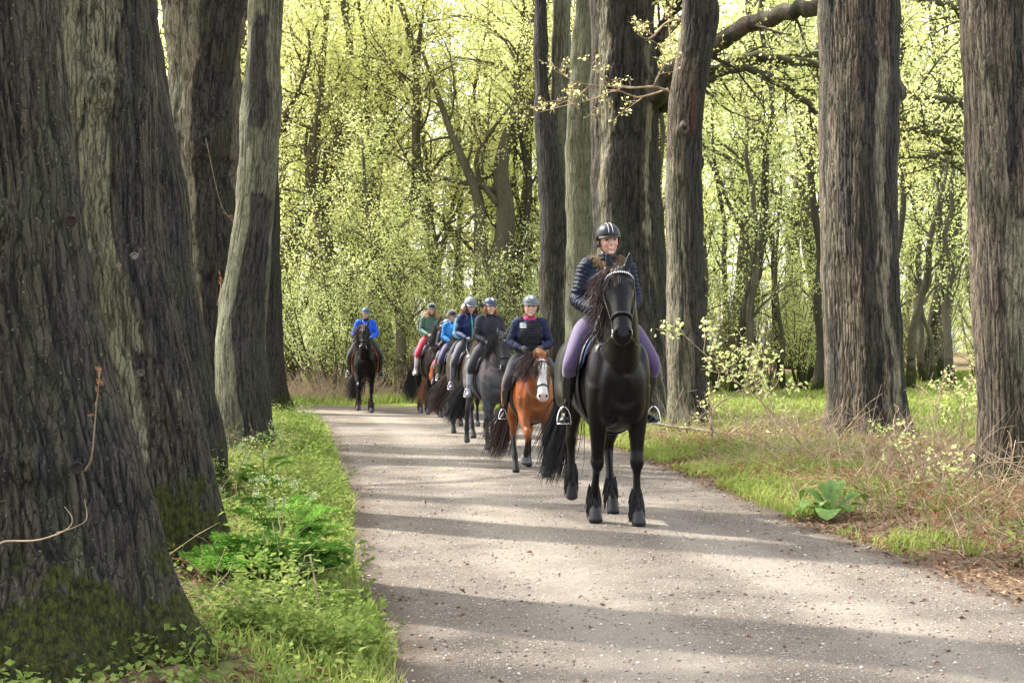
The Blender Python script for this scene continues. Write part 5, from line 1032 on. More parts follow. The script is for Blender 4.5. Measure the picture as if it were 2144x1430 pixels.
BLK = (.0030, .0024, .0028)
h1 = horse('leading tall black horse with long wavy mane, shaggy feet and sparkling browband', 1297, 11.5, 1.62, R(9), dict(body=BLK, legs=BLK, hoof=(.035, .034, .036), tailhair='hair_black', feather='hair_black'), fl='stand', fr='back', hl='fwd', hr='lift', head_yaw=R(-8), neck=.095, mane=('hair_brown', 1, 300), mane_len=.34, wind=.16, tail=(.24, .24, .36), sparkle=True, pad=('pad_blue', (.03, .07, .20)), vox=.013, forelock=120, thick=.94)
rider(h1, 'smiling person in navy quilted jacket with fur collar and lilac breeches on the leading horse', 1.0, jacket=('j1', (.007, .011, .026)), legs=('lilac', (.066, .042, .105)), helmet=('helmet_matt_black', (.008, .009, .013)), stripe=True, hair=((.05, .03, .02), .05, 'brown'), fur=True, vox=.007, patch='badge', tilt=R(4), lean=-.03, elbow=.255, seatfix=-.03)
h2 = horse('bay pony with broad white blaze and black lower legs', 1121, 16.0, 1.29, R(9), dict(body=(.23, .078, .024), legs=(.012, .01, .01), leg_top=.62, blaze=1.45, hoof=(.03, .03, .032), head=(.18, .062, .024), tailhair='hair_brown'), fl='stand', fr='lift', hl='back', hr='fwd', head_yaw=R(-6), head_down=.42, mane=('hair_brown', 1, 420), mane_len=.42, wind=.2, tail=(.30, .16, .5), feather=False, bell=True, browband=True, vox=.013, forelock=230, thick=.98)
rider(h2, 'smiling child in navy jacket, black body protector and pink collar on the bay pony', .84, jacket=('j2', (.008, .014, .045)), vest=(.010, .011, .015), collar=(.5, .02, .12), helmet=('helmet_silver', (.10, .115, .13)), emblem=(.7, .7, .7), patch='shoulder', vox=.0075, arm_out=.03, hand_up=.04, lean=-.02, twist=R(-4), tilt=R(-3))
h3 = horse('dapple grey pony with black head and small white star', 1040, 20.5, 1.42, R(14), dict(body=(.05, .053, .062), dapple=(.095, .10, .11), legs=(.018, .019, .023), leg_top=.7, head=(.013, .013, .016), star=1, hoof=(.05, .05, .055), shine=False, tailhair='hair_black'), fl='back', fr='stand', hl='fwd', hr='back', head_yaw=R(-6), head_down=.20, mane=('hair_black', 1, 420), mane_len=.34, tail=(.40, .36, .5), feather=False, forelock=120)
rider(h3, 'smiling child in shiny dark grey quilted jacket on the dapple grey pony', .86, jacket=('j3', (.022, .024, .036)), helmet=('helmet_blue', (.035, .055, .09)), hands='bare', look=R(7), tilt=R(-4), twist=R(5), hair=((.35, .17, .08), .12, 'ginger'), boot=('boot_silver', (.35, .36, .45), .5), legs=('l3', (.02, .02, .025)), emblem=(.4, .45, .5))
h4 = horse('dark bay horse with tan muzzle patch and pale beaded browband', 1000, 23.6, 1.50, R(15), dict(body=(.022, .013, .010), legs=(.009, .007, .007), head=(.018, .012, .010), nosepatch=(.20, .095, .045), hoof=(.05, .05, .05), tailhair='hair_brown'), fl='stand', fr='fwd', hl='back', hr='stand', head_yaw=R(-10), mane=('hair_black', 1, 260), mane_len=.2, head_down=.12, tail=(.45, .38, .35), feather=False, browband=True, pad=('pad_black', (.02, .02, .03)))
rider(h4, 'child in navy jacket with turquoise zip looking down on the dark bay horse', .92, jacket=('j4', (.008, .018, .07)), quilt=None, zipc=(.08, .60, .50), patch='tealzip', helmet=('helmet_grey', (.14, .16, .18)), legs=('l4', (.035, .035, .055)), hair=((.06, .03, .02), .16, 'dark'), boot=('chap_grey', (.10, .10, .14), .5), smile=.2, lean=.02, nod=.32, look=R(10))
h5 = horse('horse hidden behind the dark bay horse, carrying the rider with the pink helmet brim', 984, 27.0, 1.54, R(10), dict(body=(.02, .013, .01), legs=(.009, .008, .007)), mane=('hair_black', 1, 150), feather=False, vox=.022)
rider(h5, 'child with white and pink helmet mostly hidden behind the navy jacket rider', .90, jacket=('j5', (.10, .35, .50)), helmet=('helmet_pink', (.65, .30, .30)), hair=((.30, .15, .08), .14, 'ginger'), vox=.011, lean=.0, smile=.2)
h6 = horse('brown pony mostly hidden behind the dark bay horse, under the bright blue jacket rider', 962, 29.6, 1.50, R(15), dict(body=(.035, .018, .011), legs=(.03, .018, .014)), mane=('hair_black', 1, 150), feather=True, vox=.02, tail=(.2, .2, .4), pad=('pad_purple', (.05, .03, .10)))
rider(h6, 'child in bright blue jacket and round black velvet helmet', .88, jacket=('j6', (.02, .17, .50)), helmet=('velvet_black', (.006, .006, .008)), velvet=True, legs=('l6', (.05, .04, .11)), hands='glove', vox=.01, lean=.08, look=R(16), tilt=R(6), nod=.12, smile=.2, hair=((.3, .15, .08), .05, 'ginger'))
h7 = horse('chestnut pony with red saddle pad behind the others', 948, 31.3, 1.36, R(20), dict(body=(.17, .052, .02), legs=(.10, .035, .016), hoof=(.08, .06, .05)), mane=('hair_red', 1, 200), feather=False, vox=.02, tail=(.25, .25, .5), pad=('pad_red', (.42, .05, .07)), hl='back', hr='fwd')
rider(h7, 'small child in grey quilted jacket and silver helmet on the chestnut pony', .86, jacket=('j7', (.045, .045, .065)), helmet=('helmet_silver', (.10, .115, .13)), hands='bare', hair=((.55, .22, .08), .16, 'bright'), legs=('l7', (.02, .02, .045)), vox=.01, smile=.2)
h8 = horse('tall black horse turned aslant, ridden in red breeches', 916, 32.2, 1.66, R(19), dict(body=(.014, .009, .008), legs=BLK, tailhair='hair_black'), fl='stand', fr='back', hl='stand', hr='fwd', head_yaw=R(-20), neck=-.04, mane=('hair_black', 1, 260), vox=.018, tail=(.15, .25, .5), pad=('pad_navy', (.02, .03, .09)), mane_len=.38)
rider(h8, 'person in green jacket, black cap style helmet and red breeches on a tall dark horse', .98, jacket=('j8', (.06, .12, .10)), quilt=None, helmet=('velvet_black', (.006, .006, .008)), velvet=True, legs=('l8', (.45, .02, .05)), hands='bare', hair=((.45, .28, .16), .24, 'blond'), boot=('boot_white', (.5, .5, .5), .4), look=R(-14), nod=.1, vox=.01, smile=.1)
h9 = horse('last black horse with tan saddle standing apart at the bend', 764, 33.3, 1.60, R(6), dict(body=BLK, legs=BLK, tailhair='hair_black'), fl='stand', fr='lift', hl='fwd', hr='stand', head_yaw=R(-8), mane=('hair_brown', 1, 300), vox=.018, tail=(.30, .25, .5), tack='leather_tan', pad=('pad_brown', (.12, .04, .02)), mane_len=.4, wind=.25)
rider(h9, 'person in royal blue top riding alone at the back', .98, jacket=('j9', (.01, .09, .62)), quilt=None, zipc=(.01, .02, .1), collar=(.012, .014, .03), helmet=('helmet_teal', (.06, .10, .13)), legs=('l9', (.012, .012, .014)), vox=.01, elbow=.27, smile=.1, lean=-.03, nod=.12, look=R(-5))

# ------------------------------------------------------------------ undergrowth
def scatter(n, x0, x1, y0, y1, rng, cond, pw=1.0):
    y = y0 + (y1 - y0) * rng.random(n) ** pw; x = x0 + (x1 - x0) * rng.random(n); m = cond(x, y); return x[m], y[m]
def clump(x, y, s, seed): return fbm(stk([x * s, y * s, x * 0], -1), 3, seed)
TR = np.array([(r.location.x, r.location.y, p[1][2]) for r, p in TRUNKS])
def clear(x, y): 
    d = np.min(np.hypot(x[:, None] - TR[None, :, 0], y[:, None] - TR[None, :, 1]) - TR[None, :, 2], axis=1); return d > .02
def blades(x, y, h, w, rng, lean=.45, out=None):
    N = len(x); z = gh(x, y) - .01; a = rng.random(N) * 6.28; l = lean * (.3 + rng.random(N)); d = stk([np.cos(a) * l, np.sin(a) * l, np.ones(N)], 1); s = stk([-np.sin(a), np.cos(a), 0 * a], 1) * w[:, None] * .5
    b = stk([x, y, z], 1); m = b + d * (h * .55)[:, None]; t = b + stk([np.cos(a) * l * 2.0, np.sin(a) * l * 2.0, np.ones(N) * .93], 1) * h[:, None]
    V = stk([b - s, b + s, m + s * .8, m - s * .8, t], 1).reshape(-1, 3); i = np.arange(N)[:, None] * 5; mb = out or MB()
    n0 = mb.n; mb.add(V, i + np.array([[0, 1, 2, 3]])); mb.f.setdefault(3, []).append(i + np.array([[3, 2, 4]]) + n0); return mb
rng = np.random.default_rng(77)
# grass: left verge, right verge close to the path, the sunlit clearing
G = MB()
x, y = scatter(120000, -6.5, -.3, 5, 36, rng, lambda x, y: (outside(x, y) > -.02 + .10 * (clump(x, y, 3, 1) - .5)) & (outside(x, y) < 1.6) & ((outside(x, y) < .8) | (y > 10.5)) & (x < 0) & (clump(x, y, 1.8, 4) + .2 * (outside(x, y) < .25) > .47) & clear(x, y), 1.5)
blades(x, y, (.05 + .10 * rng.random(len(x)) ** 1.5) * (.5 + clump(x, y, 1.5, 7)), .005 + .0004 * y, rng, out=G)
x, y = scatter(230000, .3, 7, 7, 38, rng, lambda x, y: (outside(x, y) > -.02 + .12 * (clump(x, y, 3, 2) - .5)) & (x > 0) & (outside(x, y) < np.where(y > 13, 1.2 + (y - 13) * .25, .55)) & (clump(x, y, 1.3, 5) + .02 * np.clip(y - 12, 0, 20) > np.where(y < 12.8, .66, .52)) & clear(x, y), 1.1)
blades(x, y, (.05 + .11 * rng.random(len(x)) ** 1.5) * (.6 + clump(x, y, 1.5, 7)), .006 + .0005 * y, rng, out=G)
G.build('grass', M['grass'], smooth=False); tag(bpy.data.objects['grass'], 'short bright green grass on both verges of the path', 'grass', kind='stuff')
G = MB()
x, y = scatter(170000, -9, 24, 18, 62, rng, lambda x, y: (outside(x, y) > .1) & ((y > 37.9) | (x > xr(y) + 1.6)) & clear(x, y), 1.0)
blades(x, y, (.08 + .16 * rng.random(len(x))) * (.5 + clump(x, y, .6, 9)), .012 + .0009 * y, rng, out=G)
G.build('meadow_grass', M['grass'], smooth=False); tag(bpy.data.objects['meadow_grass'], 'sunlit long grass of the clearing behind the right hand trees', 'grass', kind='stuff')
# low broad leaved herbs
def herbs(x, y, h, L, rng, per=9, out=None, zup=.5):
    N = len(x); z = gh(x, y); idx = np.repeat(np.arange(N), per); n = len(idx); t = rng.random(n); a = rng.random(n) * 6.28; r = h[idx] * .45 * (1 - .5 * t) * rng.random(n) ** .5
    c = stk([x[idx] + np.cos(a) * r, y[idx] + np.sin(a) * r, z[idx] + h[idx] * (.15 + .85 * t)], 1); d = stk([np.cos(a), np.sin(a), .25 + .5 * rng.normal(size=n)], 1); l = L[idx] * (.6 + .7 * rng.random(n))
    return leaves(c, d, rdir(n, rng, 2.0), l, l * .62, out=out)
HB = MB()
def lv(x, y): return (x < 0) & (outside(x, y) > .03) & (outside(x, y) < 1.25) & ((outside(x, y) < .75) | (y > 10.5) | (y < 6.6)) & (np.hypot(x + 1.36, y - 8.1) > .3) & clear(x, y) & (clump(x, y, 1.6, 12) + .10 * (outside(x, y) < .5) > .45)
x, y = scatter(17000, -6, -.5, 6.4, 34, rng, lv, 1.6); herbs(x, y, (.07 + .20 * rng.random(len(x)) ** 1.4 + .30 * smooth01((clump(x, y, 2.2, 61) - .55) / .12)) * (1 - .25 * (outside(x, y) < .25)), .028 + .028 * rng.random(len(x)), rng, 8, HB)
x, y = scatter(2500, -6, -.3, 4.8, 9, rng, lambda x, y: (x < 0) & (outside(x, y) > .02) & clear(x, y), 1.); herbs(x, y, .05 + .12 * rng.random(len(x)), .02 + .03 * rng.random(len(x)), rng, 7, HB)
x, y = scatter(9000, 1, 8, 7, 36, rng, lambda x, y: (x > 0) & (outside(x, y) > .1) & (outside(x, y) < 3) & (clump(x, y, 1.1, 15) > .55) & clear(x, y), 1.2); herbs(x, y, .08 + .25 * rng.random(len(x)) ** 1.6, .03 + .025 * rng.random(len(x)), rng, 7, HB)
HB.build('ground_herbs', M['herb'], smooth=False); tag(bpy.data.objects['ground_herbs'], 'low broad leaved green weeds covering the verges', 'weeds', kind='stuff')
# dry leaf litter and bracken, twigs
DL = MB()
def litter(x, y, L, out, lift=.02):
    n = len(x); c = stk([x, y, gh(x, y) + lift * rng.random(n) + .004], 1); return leaves(c, rdir(n, rng) * [1, 1, .25], rdir(n, rng, 2.2), L, L * .6, out=out, fold=.3)
def rv(x, y): return (x > 0) & (outside(x, y) > -.25 * rng.random(len(x))) & (outside(x, y) < 5) & (y < 26) & (clump(x, y, .8, 22) > .36)
x, y = scatter(65000, 1, 9, 6.5, 27, rng, rv, 1.3); litter(x, y, .022 + .035 * rng.random(len(x)) ** 1.5, DL, .05)
x, y = scatter(22000, -6, 0, 5, 30, rng, lambda x, y: (x < 0) & (outside(x, y) > .2) & (outside(x, y) < 2), 1.5); litter(x, y, .03 + .03 * rng.random(len(x)), DL, .03)
x, y = scatter(9000, -4, 3.5, 5, 24, rng, lambda x, y: (outside(x, y) < 0) & (rng.random(len(x)) < np.exp(outside(x, y) / .25) + .03), 1.2); litter(x, y, .02 + .03 * rng.random(len(x)), DL, .01)
DL.build('leaf_litter', M['dry'], smooth=False); tag(bpy.data.objects['leaf_litter'], 'dry brown leaves lying along the path edges', 'leaf litter', kind='stuff')
def twigs(x, y, L, r, rng, up=.5, out=None, bend=.35, z0=0):
    n = len(x); p = stk([x, y, gh(x, y) + z0], 1); d = rdir(n, rng, up); d[:, 2] = np.abs(d[:, 2]) * .8 + .05; d = nrm(d); pts = [p]
    for k in range(5): d = nrm(d + rng.normal(size=(n, 3)) * bend * .5 + [0, 0, -.10]); pts.append(pts[-1] + d * (L / 5)[:, None])
    P_ = stk(pts, 1); P_[..., 2] = np.maximum(P_[..., 2], gh(P_[..., 0], P_[..., 1]) + .005); return tubes(P_, r[:, None] * np.linspace(1, .35, 6)[None], 3, cap=False, out=out)
TW = MB()
x, y = scatter(14000, 1.5, 9, 8, 26, rng, lambda x, y: (x > 0) & (outside(x, y) > .25) & (outside(x, y) < 4.2) & (clump(x, y, .7, 31) > .40) & clear(x, y), 1.0); twigs(x, y, .2 + .55 * rng.random(len(x)) ** 1.5, .002 + .0035 * rng.random(len(x)) ** 2, rng, .6, TW)
x, y = scatter(4200, 2, 9, 11, 22, rng, lambda x, y: (x > 0) & (outside(x, y) > .8) & (outside(x, y) < 4.0) & clear(x, y), 1.0); twigs(x, y, .4 + .7 * rng.random(len(x)), .003 + .005 * rng.random(len(x)) ** 2, rng, .35, TW)
TW.build('dead_bracken', M['drystem'], smooth=False); tag(bpy.data.objects['dead_bracken'], 'tangle of dry bracken stems and thin twigs on the right bank', 'dead bracken', kind='stuff')
TW = MB(); x, y = scatter(2600, -5, -1, 6.5, 24, rng, lambda x, y: (x < 0) & (outside(x, y) > .5) & (outside(x, y) < 1.9) & clear(x, y), 1.3); twigs(x, y, .2 + .5 * rng.random(len(x)), .0016 + .0025 * rng.random(len(x)) ** 2, rng, .4, TW)
TW.build('brushwood', M['drystem'], smooth=False); tag(bpy.data.objects['brushwood'], 'fallen thin twigs among the weeds of the left verge', 'twigs', kind='stuff')
# reddish dead bracken fronds
RB = MB(); x, y = scatter(2600, 1.8, 9, 8, 22, rng, lambda x, y: (x > 0) & (outside(x, y) > .35) & (outside(x, y) < 3.6) & (clump(x, y, .8, 41) > .5) & clear(x, y), 1.0); n = len(x)
idx = np.repeat(np.arange(n), 14); a = rng.random(n)[idx] * 6.28; t = np.tile(np.linspace(.1, 1, 14), n); Lf = (.2 + .25 * rng.random(n))[idx]; c = stk([x[idx] + np.cos(a) * t * Lf, y[idx] + np.sin(a) * t * Lf, gh(x, y)[idx] + .04 + .12 * np.sin(t * 2.4) + .02 * rng.random(len(idx))], 1)
leaves(c, stk([-np.sin(a), np.cos(a), -.2 + 0 * a], 1) * rng.choice([-1, 1], len(a))[:, None] + rdir(len(a), rng) * .5, rdir(len(a), rng, 1.5), .05 * (1.1 - .6 * t), .018, out=RB)
RB.build('bracken_fronds', M['redleaf'], smooth=False); tag(bpy.data.objects['bracken_fronds'], 'rusty collapsed bracken fronds between the right hand trees', 'bracken', kind='stuff')

# ---- single plants and branches
def frond(base, az, L, arch, rng, out, n=20, w=.10, sub=7):
    t = np.linspace(0, 1, n); r = L * t * (1 - .15 * t); pts = stk([base[0] + np.cos(az) * r * arch, base[1] + np.sin(az) * r * arch, base[2] + L * (np.sin(t * 1.9) * .62 * (1.25 - arch * .5))], 1)
    tubes(pts[None], (.0035 * (1 - .8 * t))[None], 4, cap=False, out=out); tan = nrm(np.gradient(pts, axis=0)); side = nrm(np.cross(tan, [0, 0, 1.])); up = np.cross(side, tan)
    for s in (-1, 1):
        for i in range(3, n):
            wl_ = w * 2.2 * math.sin(min(1, (i - 2) / (n - 2) * 1.0) * PI * .93 + .12) * (L / .5); d = nrm(side[i] * s + tan[i] * .55 + np.array([0, 0, -.1])); q = np.linspace(.1, 1, sub); c = pts[i] + d[None] * (q * wl_)[:, None]
            for s2 in (-1, 1): leaves(c, nrm(np.cross(up[i], d) * s2 + d * .7)[None] + rng.normal(size=(sub, 3)) * .15, np.tile(up[i], (sub, 1)) + rng.normal(size=(sub, 3)) * .25, wl_ * .34 * (1.15 - q * .7), wl_ * .17 * (1.15 - q * .7), out=out)
rf = np.random.default_rng(8)
bp = P3(570, 1275, 8.1); bz = float(gh(bp[0], bp[1])); root = empty('fern', (bp[0], bp[1], bz)); tag(root, 'bushy bright green ferny plant arching over the left verge beside the near trunks', 'fern')
mb = MB()
for k in range(46): frond((rf.normal() * .08, rf.normal() * .08, 0), rf.random() * 6.28, .32 + .22 * rf.random(), .45 + .5 * rf.random(), rf, mb, 18)
mb.build('fronds', M['fern'], root, smooth=False)
def cow_parsley(px, py, Y_, H, label, tilt=(-.3, 0), seed=0):
    r_ = np.random.default_rng(seed); b = P3(px, py, Y_); b = (b[0], b[1], float(gh(b[0], b[1]))); root = empty('cow_parsley', b); tag(root, label, 'wildflower')
    st = MB(); lf = MB(); top = np.array([tilt[0] * H, tilt[1] * H, H]); main = cr([[0, 0, 0], top * .4 + [0, 0, .03], top * .8, top], 14); tubes(main[None], np.linspace(.006, .003, 14)[None], 5, out=st)
    for k in range(7):
        p = main[int(6 + k)]; d = nrm(r_.normal(size=3) * [1, 1, .2] + [-.5, 0, .7]); e = p + d * (.14 + .1 * r_.random()); tubes(cr([p, (p + e) / 2 + [0, 0, -.01], e], 6)[None], np.linspace(.003, .0018, 6)[None], 4, out=st)
        fl = MB()
        for j in range(9):
            dd = nrm(d + r_.normal(size=3) * .6); q = e + dd * .045; tubes(np.stack([e, q])[None], np.full((1, 2), .001), 3, cap=False, out=st); leaves(q + r_.normal(size=(9, 3)) * .008, rdir(9, r_), rdir(9, r_, 1), .012, .010, out=fl)
        fl.build('flower_head', cloth('umbel', (.40, .46, .22)), root, smooth=False)
    for k in range(9): frond(tuple(main[k // 2 + 1]), r_.random() * 6.28, .24 + .12 * r_.random(), .9, r_, lf, 14, .10, 5)
    st.build('stem', M['herb'], root); lf.build('leaves', M['fern'], root, smooth=False)
cow_parsley(600, 1130, 9.2, .62, 'tall cow parsley with pale flower heads leaning over towards the mossy trunk', (-.55, -.1), 3)
cow_parsley(640, 1160, 9.4, .42, 'shorter cow parsley with budding heads behind the bushy fern', (-.35, .1), 4)
cow_parsley(560, 1010, 12.5, .55, 'cow parsley sprouting at the foot of the third left trunk', (-.1, 0), 5)
# broad leaved dock at the right path edge
b = P3(1742, 1085, 11.9); root = empty('broad_leaved_plant', (b[0], b[1], float(gh(b[0], b[1])))); tag(root, 'broad leaved bluish green plant at the right edge of the path', 'plant'); r_ = np.random.default_rng(2)
for (az, L, w, el_) in [(180, .34, .12, -.1), (200, .30, .11, .35), (100, .28, .10, 1.0), (20, .34, .12, .55), (350, .28, .11, .25), (250, .36, .14, -.18), (60, .30, .10, 1.0), (140, .30, .10, .8), (300, .2, .09, .5), (225, .22, .09, .7)]:
    a = R(az); t = np.linspace(0, 1, 12); r = L * np.sin(t * 1.45); z = L * (np.sin(t * 2.2) * (.35 + .6 * max(el_, 0)) - t * t * (.32 if el_ < .9 else 0)) + .02; c_ = stk([np.cos(a) * r * (.55 if el_ > .9 else 1), np.sin(a) * r * (.55 if el_ > .9 else 1), np.maximum(z, .02)], 1); sd_ = np.array([-np.sin(a), np.cos(a), 0]); ww = w * .72 * np.sin(np.clip((t - .12) / .88, 0, 1) * PI) ** .7 + .004
    V = np.concatenate([c_ - sd_ * ww[:, None] + [0, 0, .012], c_, c_ + sd_ * ww[:, None] + [0, 0, .012]]); i = np.arange(11); MB().add(V, np.concatenate([stk([i, i + 1, i + 13, i + 12], -1), stk([i + 12, i + 13, i + 25, i + 24], -1)])).build('leaf', M.setdefault('dock', mat_leaf('dock', [(.08, .15, .03), (.13, .23, .05), (.2, .32, .07)], .35, 8, .02)), root)
# logs and larger fallen branches
def branch(label, pts, name='fallen_branch', cat='branch', mat='twig', sub=0, seed=0, ns=8, LS=.5, mn=30):
    r_ = np.random.default_rng(seed); A = np.array([list(P3(a, b_, c)) + [r] for a, b_, c, r in pts]); o = A[0, :3].copy(); A[:, :3] -= o; A = cr(A, mn); A[:, :3] += r_.normal(size=(mn, 3)) * A[:, 3:4] * .3; root = empty(name, o)
    tag(root, label, cat); mb = tubes(A[None, :, :3], np.maximum(A[None, :, 3], .002), ns, a=.6)
    mb.build('main_stem', M[mat], root, attr=True)
    if sub:
        l1, r1 = grow(A[None, :, :3], A[None, :, 3], sub, .15, 1, LS, r_, 6, (25, 65), .05, .15, .6); m2 = tubes(l1, r1, 4); l2, r2 = grow(l1, r1, 3, .2, 1, LS * .4, r_, 5, (25, 65), .05, .2, .6); tubes(l2, r2, 3, cap=False, out=m2); m2.build('side_twigs', M[mat], root)
    return root
branch('mossy log lying at the right edge below the right edge trunk', [(2010, 1128, 10.6, .045), (2060, 1118, 10.6, .06), (2110, 1112, 10.5, .062), (2200, 1120, 10.4, .06), (2300, 1125, 10.3, .06)], 'log', 'log', 'mossy_limb', ns=14)
branch('thick weathered log end lying at the bottom right corner', [(2105, 1200, 9.3, .05), (2150, 1195, 9.2, .085), (2240, 1190, 9.1, .09), (2400, 1190, 9., .09)], 'log', 'log', 'bark_grey', ns=16)
branch('pale curved dead branch rising from the bank left of the huge grey trunk', [(1492, 920, 18.5, .02), (1490, 880, 18.4, .016), (1500, 850, 18.4, .014), (1530, 830, 18.4, .010), (1548, 815, 18.4, .007)], mat='drystem', sub=4, seed=3, LS=.35)
branch('bleached bare branch leaning against the foot of the huge grey trunk', [(1850, 960, 18.6, .014), (1880, 920, 18.8, .012), (1910, 880, 19, .009), (1930, 850, 19, .006)], mat='drystem', sub=6, seed=4, LS=.5)
branch('thin dead branch crossing the bank below the huge grey trunk', [(1680, 1035, 13.5, .012), (1760, 1030, 13.6, .014), (1860, 1045, 13.4, .012), (1960, 1035, 13.4, .009)], mat='twig', sub=6, seed=5, LS=.4)
branch('dark fallen branch behind the crooked tree reaching to the path', [(1365, 885, 21.5, .018), (1420, 895, 21, .022), (1500, 905, 20.5, .018), (1560, 915, 20, .010)], mat='twig', sub=7, seed=6, LS=.6)
branch('forked grey twig lying between the right edge trunk and the path', [(1960, 1085, 11.2, .010), (2040, 1060, 11.4, .010), (2100, 1030, 11.6, .008), (2150, 1000, 11.8, .006)], mat='drystem', sub=6, seed=7, LS=.5)
branch('long bare twig curving up from the dead bracken right of the huge trunk', [(1990, 960, 15, .009), (1960, 900, 15.2, .008), (1965, 840, 15.4, .006), (1978, 780, 15.6, .004)], mat='drystem', sub=5, seed=8, LS=.5)
branch('pale broken reed stalk standing upright in the left verge', [(684, 1388, 7.0, .0065), (672, 1300, 7.0, .006), (660, 1220, 7.0, .005), (650, 1160, 7.0, .004)], 'reed_stalk', 'reed stalk', 'drystem')
branch('grey forked twig lying against the mossy foot of the striped tree', [(470, 1245, 8.2, .006), (520, 1225, 8.2, .006), (560, 1185, 8.2, .005), (600, 1195, 8.1, .004)], mat='drystem', sub=7, seed=9, LS=.35)
branch('crooked grey twig standing beside the bushy fern', [(655, 1320, 7.5, .006), (640, 1265, 7.5, .006), (610, 1240, 7.5, .005), (628, 1215, 7.5, .004)], mat='twig', sub=2, seed=10, LS=.15)
branch('arching reddish bramble stem before the mossy trunk foot', [(340, 1165, 7.3, .004), (400, 1180, 7.4, .004), (440, 1240, 7.5, .0035), (480, 1260, 7.5, .003)], 'bramble_stem', 'bramble', 'bramble', sub=0)
# shoots growing on the nearest trunk and in front of others (they grow from the trees)
def shoot(parent, pts, mat, lm, nleaf, L, seed, name='shoot'):
    r_ = np.random.default_rng(seed); A = np.array([list(P3(a, b_, c)) + [r] for a, b_, c, r in pts]); A[:, :3] -= np.array(parent.location); A = cr(A, 20); s = tubes(A[None, :, :3], A[None, :, 3], 6, a=.6).build(name, M[mat], parent, attr=True)
    if nleaf: t = (19 * (.55 + .45 * r_.random(nleaf))).astype(int); leaves(A[t, :3], rdir(nleaf, r_, .9), rdir(nleaf, r_), L, L * .45).build('young_leaves', M[lm], s, smooth=False)
shoot(tA, [(180, 985, 5.53, .007), (192, 960, 5.46, .004), (198, 900, 5.42, .003), (202, 850, 5.40, .0026), (208, 790, 5.38, .002), (208, 775, 5.38, .0014)], 'twig', 'redleaf', 14, .034, 1, 'leafy_shoot')
shoot(tA, [(-10, 1150, 5.2, .0045), (10, 1133, 5.2, .004), (80, 1130, 5.2, .003), (140, 1108, 5.2, .0028), (152, 1085, 5.2, .002), (136, 1060, 5.2, .0012)], 'drystem', None, 0, 0, 2, 'bare_twig')
shoot(tA, [(120, 1115, 5.2, .0022), (160, 1102, 5.2, .0022), (182, 1085, 5.2, .002), (178, 1045, 5.2, .0012)], 'drystem', None, 0, 0, 3, 'bare_twig')
shoot(tD, [(430, 290, 21.3, .009), (460, 420, 21.2, .006), (490, 470, 21.2, .004)], 'twig', 'redleaf', 5, .09, 4, 'bare_twig')
shoot(tE, [(455, 640, 18.6, .008), (462, 600, 18.5, .005), (460, 570, 18.5, .003)], 'drystem', 'redleaf', 7, .08, 5, 'leafy_shoot')
# young saplings with fresh leaves among the right hand trees
def young(px, py, Y_, H, lean, label, seed, lm='leaf_green', nl=9, per=5, leafL=.055):
    w, c = make_tree(seed, H=H, r0=.012, cb=.3, nl=nl, LL=.16 + .24 * H, lean=lean, ntw=3, LT=.10 + .08 * H, nsub=2, LS=.1, per=per, leafL=leafL, up=.3, spread=(40, 75), sp=.03); b = P3(px, py, Y_); tree_obj(label, None, (b[0], b[1], float(gh(b[0], b[1]))), w, c, ('drystem', lm), name='sapling', cat='sapling')
young(1725, 1000, 15.5, 1.45, (-1.4, .2), 'leaning sapling with fresh leaves in front of the left side of the huge grey trunk', 801)
young(1640, 940, 19, 1.3, (-.5, 0), 'bushy young sapling between the crooked tree and the huge grey trunk', 802, nl=10, per=4, leafL=.05)
young(1995, 985, 16, 1.1, (.2, 0), 'feathery bright green sapling left of the right edge trunk', 803, nl=12, per=5, leafL=.045)
young(1830, 1000, 14.6, .5, (.2, 0), 'small leafy seedling below the huge grey trunk', 804, nl=5, per=3, leafL=.05)
young(1900, 1030, 12.6, .42, (.1, 0), 'small sparse seedling in the bracken left of the right edge trunk', 805, nl=4, per=1, leafL=.04)
young(1960, 1080, 11.8, .45, (.1, 0), 'little seedling with lobed leaves near the mossy log', 806, nl=5, per=2, leafL=.05)
young(1480, 905, 21.5, .6, (.1, 0), 'spindly seedling at the foot of the crooked tree', 807, nl=5, per=2, leafL=.045)
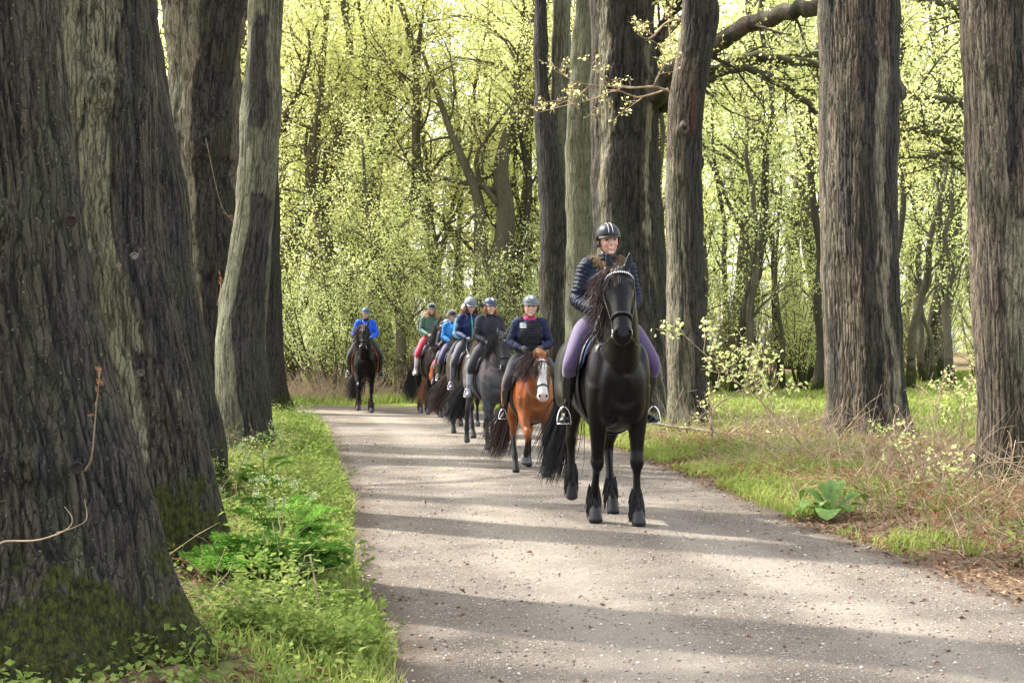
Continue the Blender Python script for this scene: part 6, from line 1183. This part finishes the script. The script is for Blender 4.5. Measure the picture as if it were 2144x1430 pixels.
# green horsetail like stems at the lower right
MBs = MB(); x, y = scatter(300, 2.6, 4.6, 9, 13, rng, lambda x, y: (outside(x, y) > .3) & (outside(x, y) < 1.5), 1.); n = len(x); h_ = .15 + .25 * rng.random(n); P_ = stk([stk([x, y, gh(x, y)], 1) + stk([.04 * t * rng.normal(size=n), .04 * t * rng.normal(size=n), h_ * t], 1) for t in np.linspace(0, 1, 5)], 1); tubes(P_, np.full((n, 1), .0028) * np.linspace(1, .6, 5)[None], 4, cap=False, out=MBs)
MBs.build('green_stems', M['grass']); tag(bpy.data.objects['green_stems'], 'upright thin green stems sprouting through the bracken at lower right', 'stems', kind='stuff')

# tall dry stalks at the woodland edge behind the last riders
ST = MB(); x, y = scatter(5000, -9, 2.5, 38.6, 43, rng, lambda x, y: clump(x, y, .9, 51) > .42, 1.); twigs(x, y, .4 + .9 * rng.random(len(x)), .004 + .004 * rng.random(len(x)), rng, 1.6, ST, .2)
ST.build('dry_stalks', M['drystem'], smooth=False); tag(bpy.data.objects['dry_stalks'], 'tall dry grass stalks at the woodland edge behind the last riders', 'dry stalks', kind='stuff')

# bare patch twigs and upright nettles between the left trunks
NT = MB(); x, y = scatter(420, -5, -.8, 6.6, 22, rng, lambda x, y: (outside(x, y) > .15) & (outside(x, y) < 1.3) & ((outside(x, y) < .6) | (y > 10.5)) & clear(x, y) & (clump(x, y, 1.5, 71) > .5), 1.4); n = len(x); h_ = .22 + .3 * rng.random(n); ln_ = rng.normal(size=(n, 2)) * .12
P_ = stk([stk([x + ln_[:, 0] * t * t, y + ln_[:, 1] * t * t, gh(x, y) + h_ * t], 1) for t in np.linspace(0, 1, 6)], 1); tubes(P_, np.full((n, 1), .0026) * np.linspace(1, .5, 6)[None], 4, cap=False, out=NT)
idx = np.repeat(np.arange(n), 16); tt = np.tile(np.repeat(np.linspace(.25, 1, 8), 2), n); f = tt * 4.99; i = f.astype(int); fr_ = (f - i)[:, None]; c = P_[idx, i] * (1 - fr_) + P_[idx, i + 1] * fr_; a = np.tile(np.arange(16) * 2.4, n) + rng.random(len(idx)); leaves(c, stk([np.cos(a), np.sin(a), -.1 + .6 * (tt - .5)], 1), rdir(len(a), rng, 2.5), .065 * (1.15 - .6 * tt), .035 * (1.15 - .6 * tt), out=NT)
NT.build('nettles', M['herb'], smooth=False); tag(bpy.data.objects['nettles'], 'upright leafy nettles standing above the weeds of the left verge', 'nettles', kind='stuff')
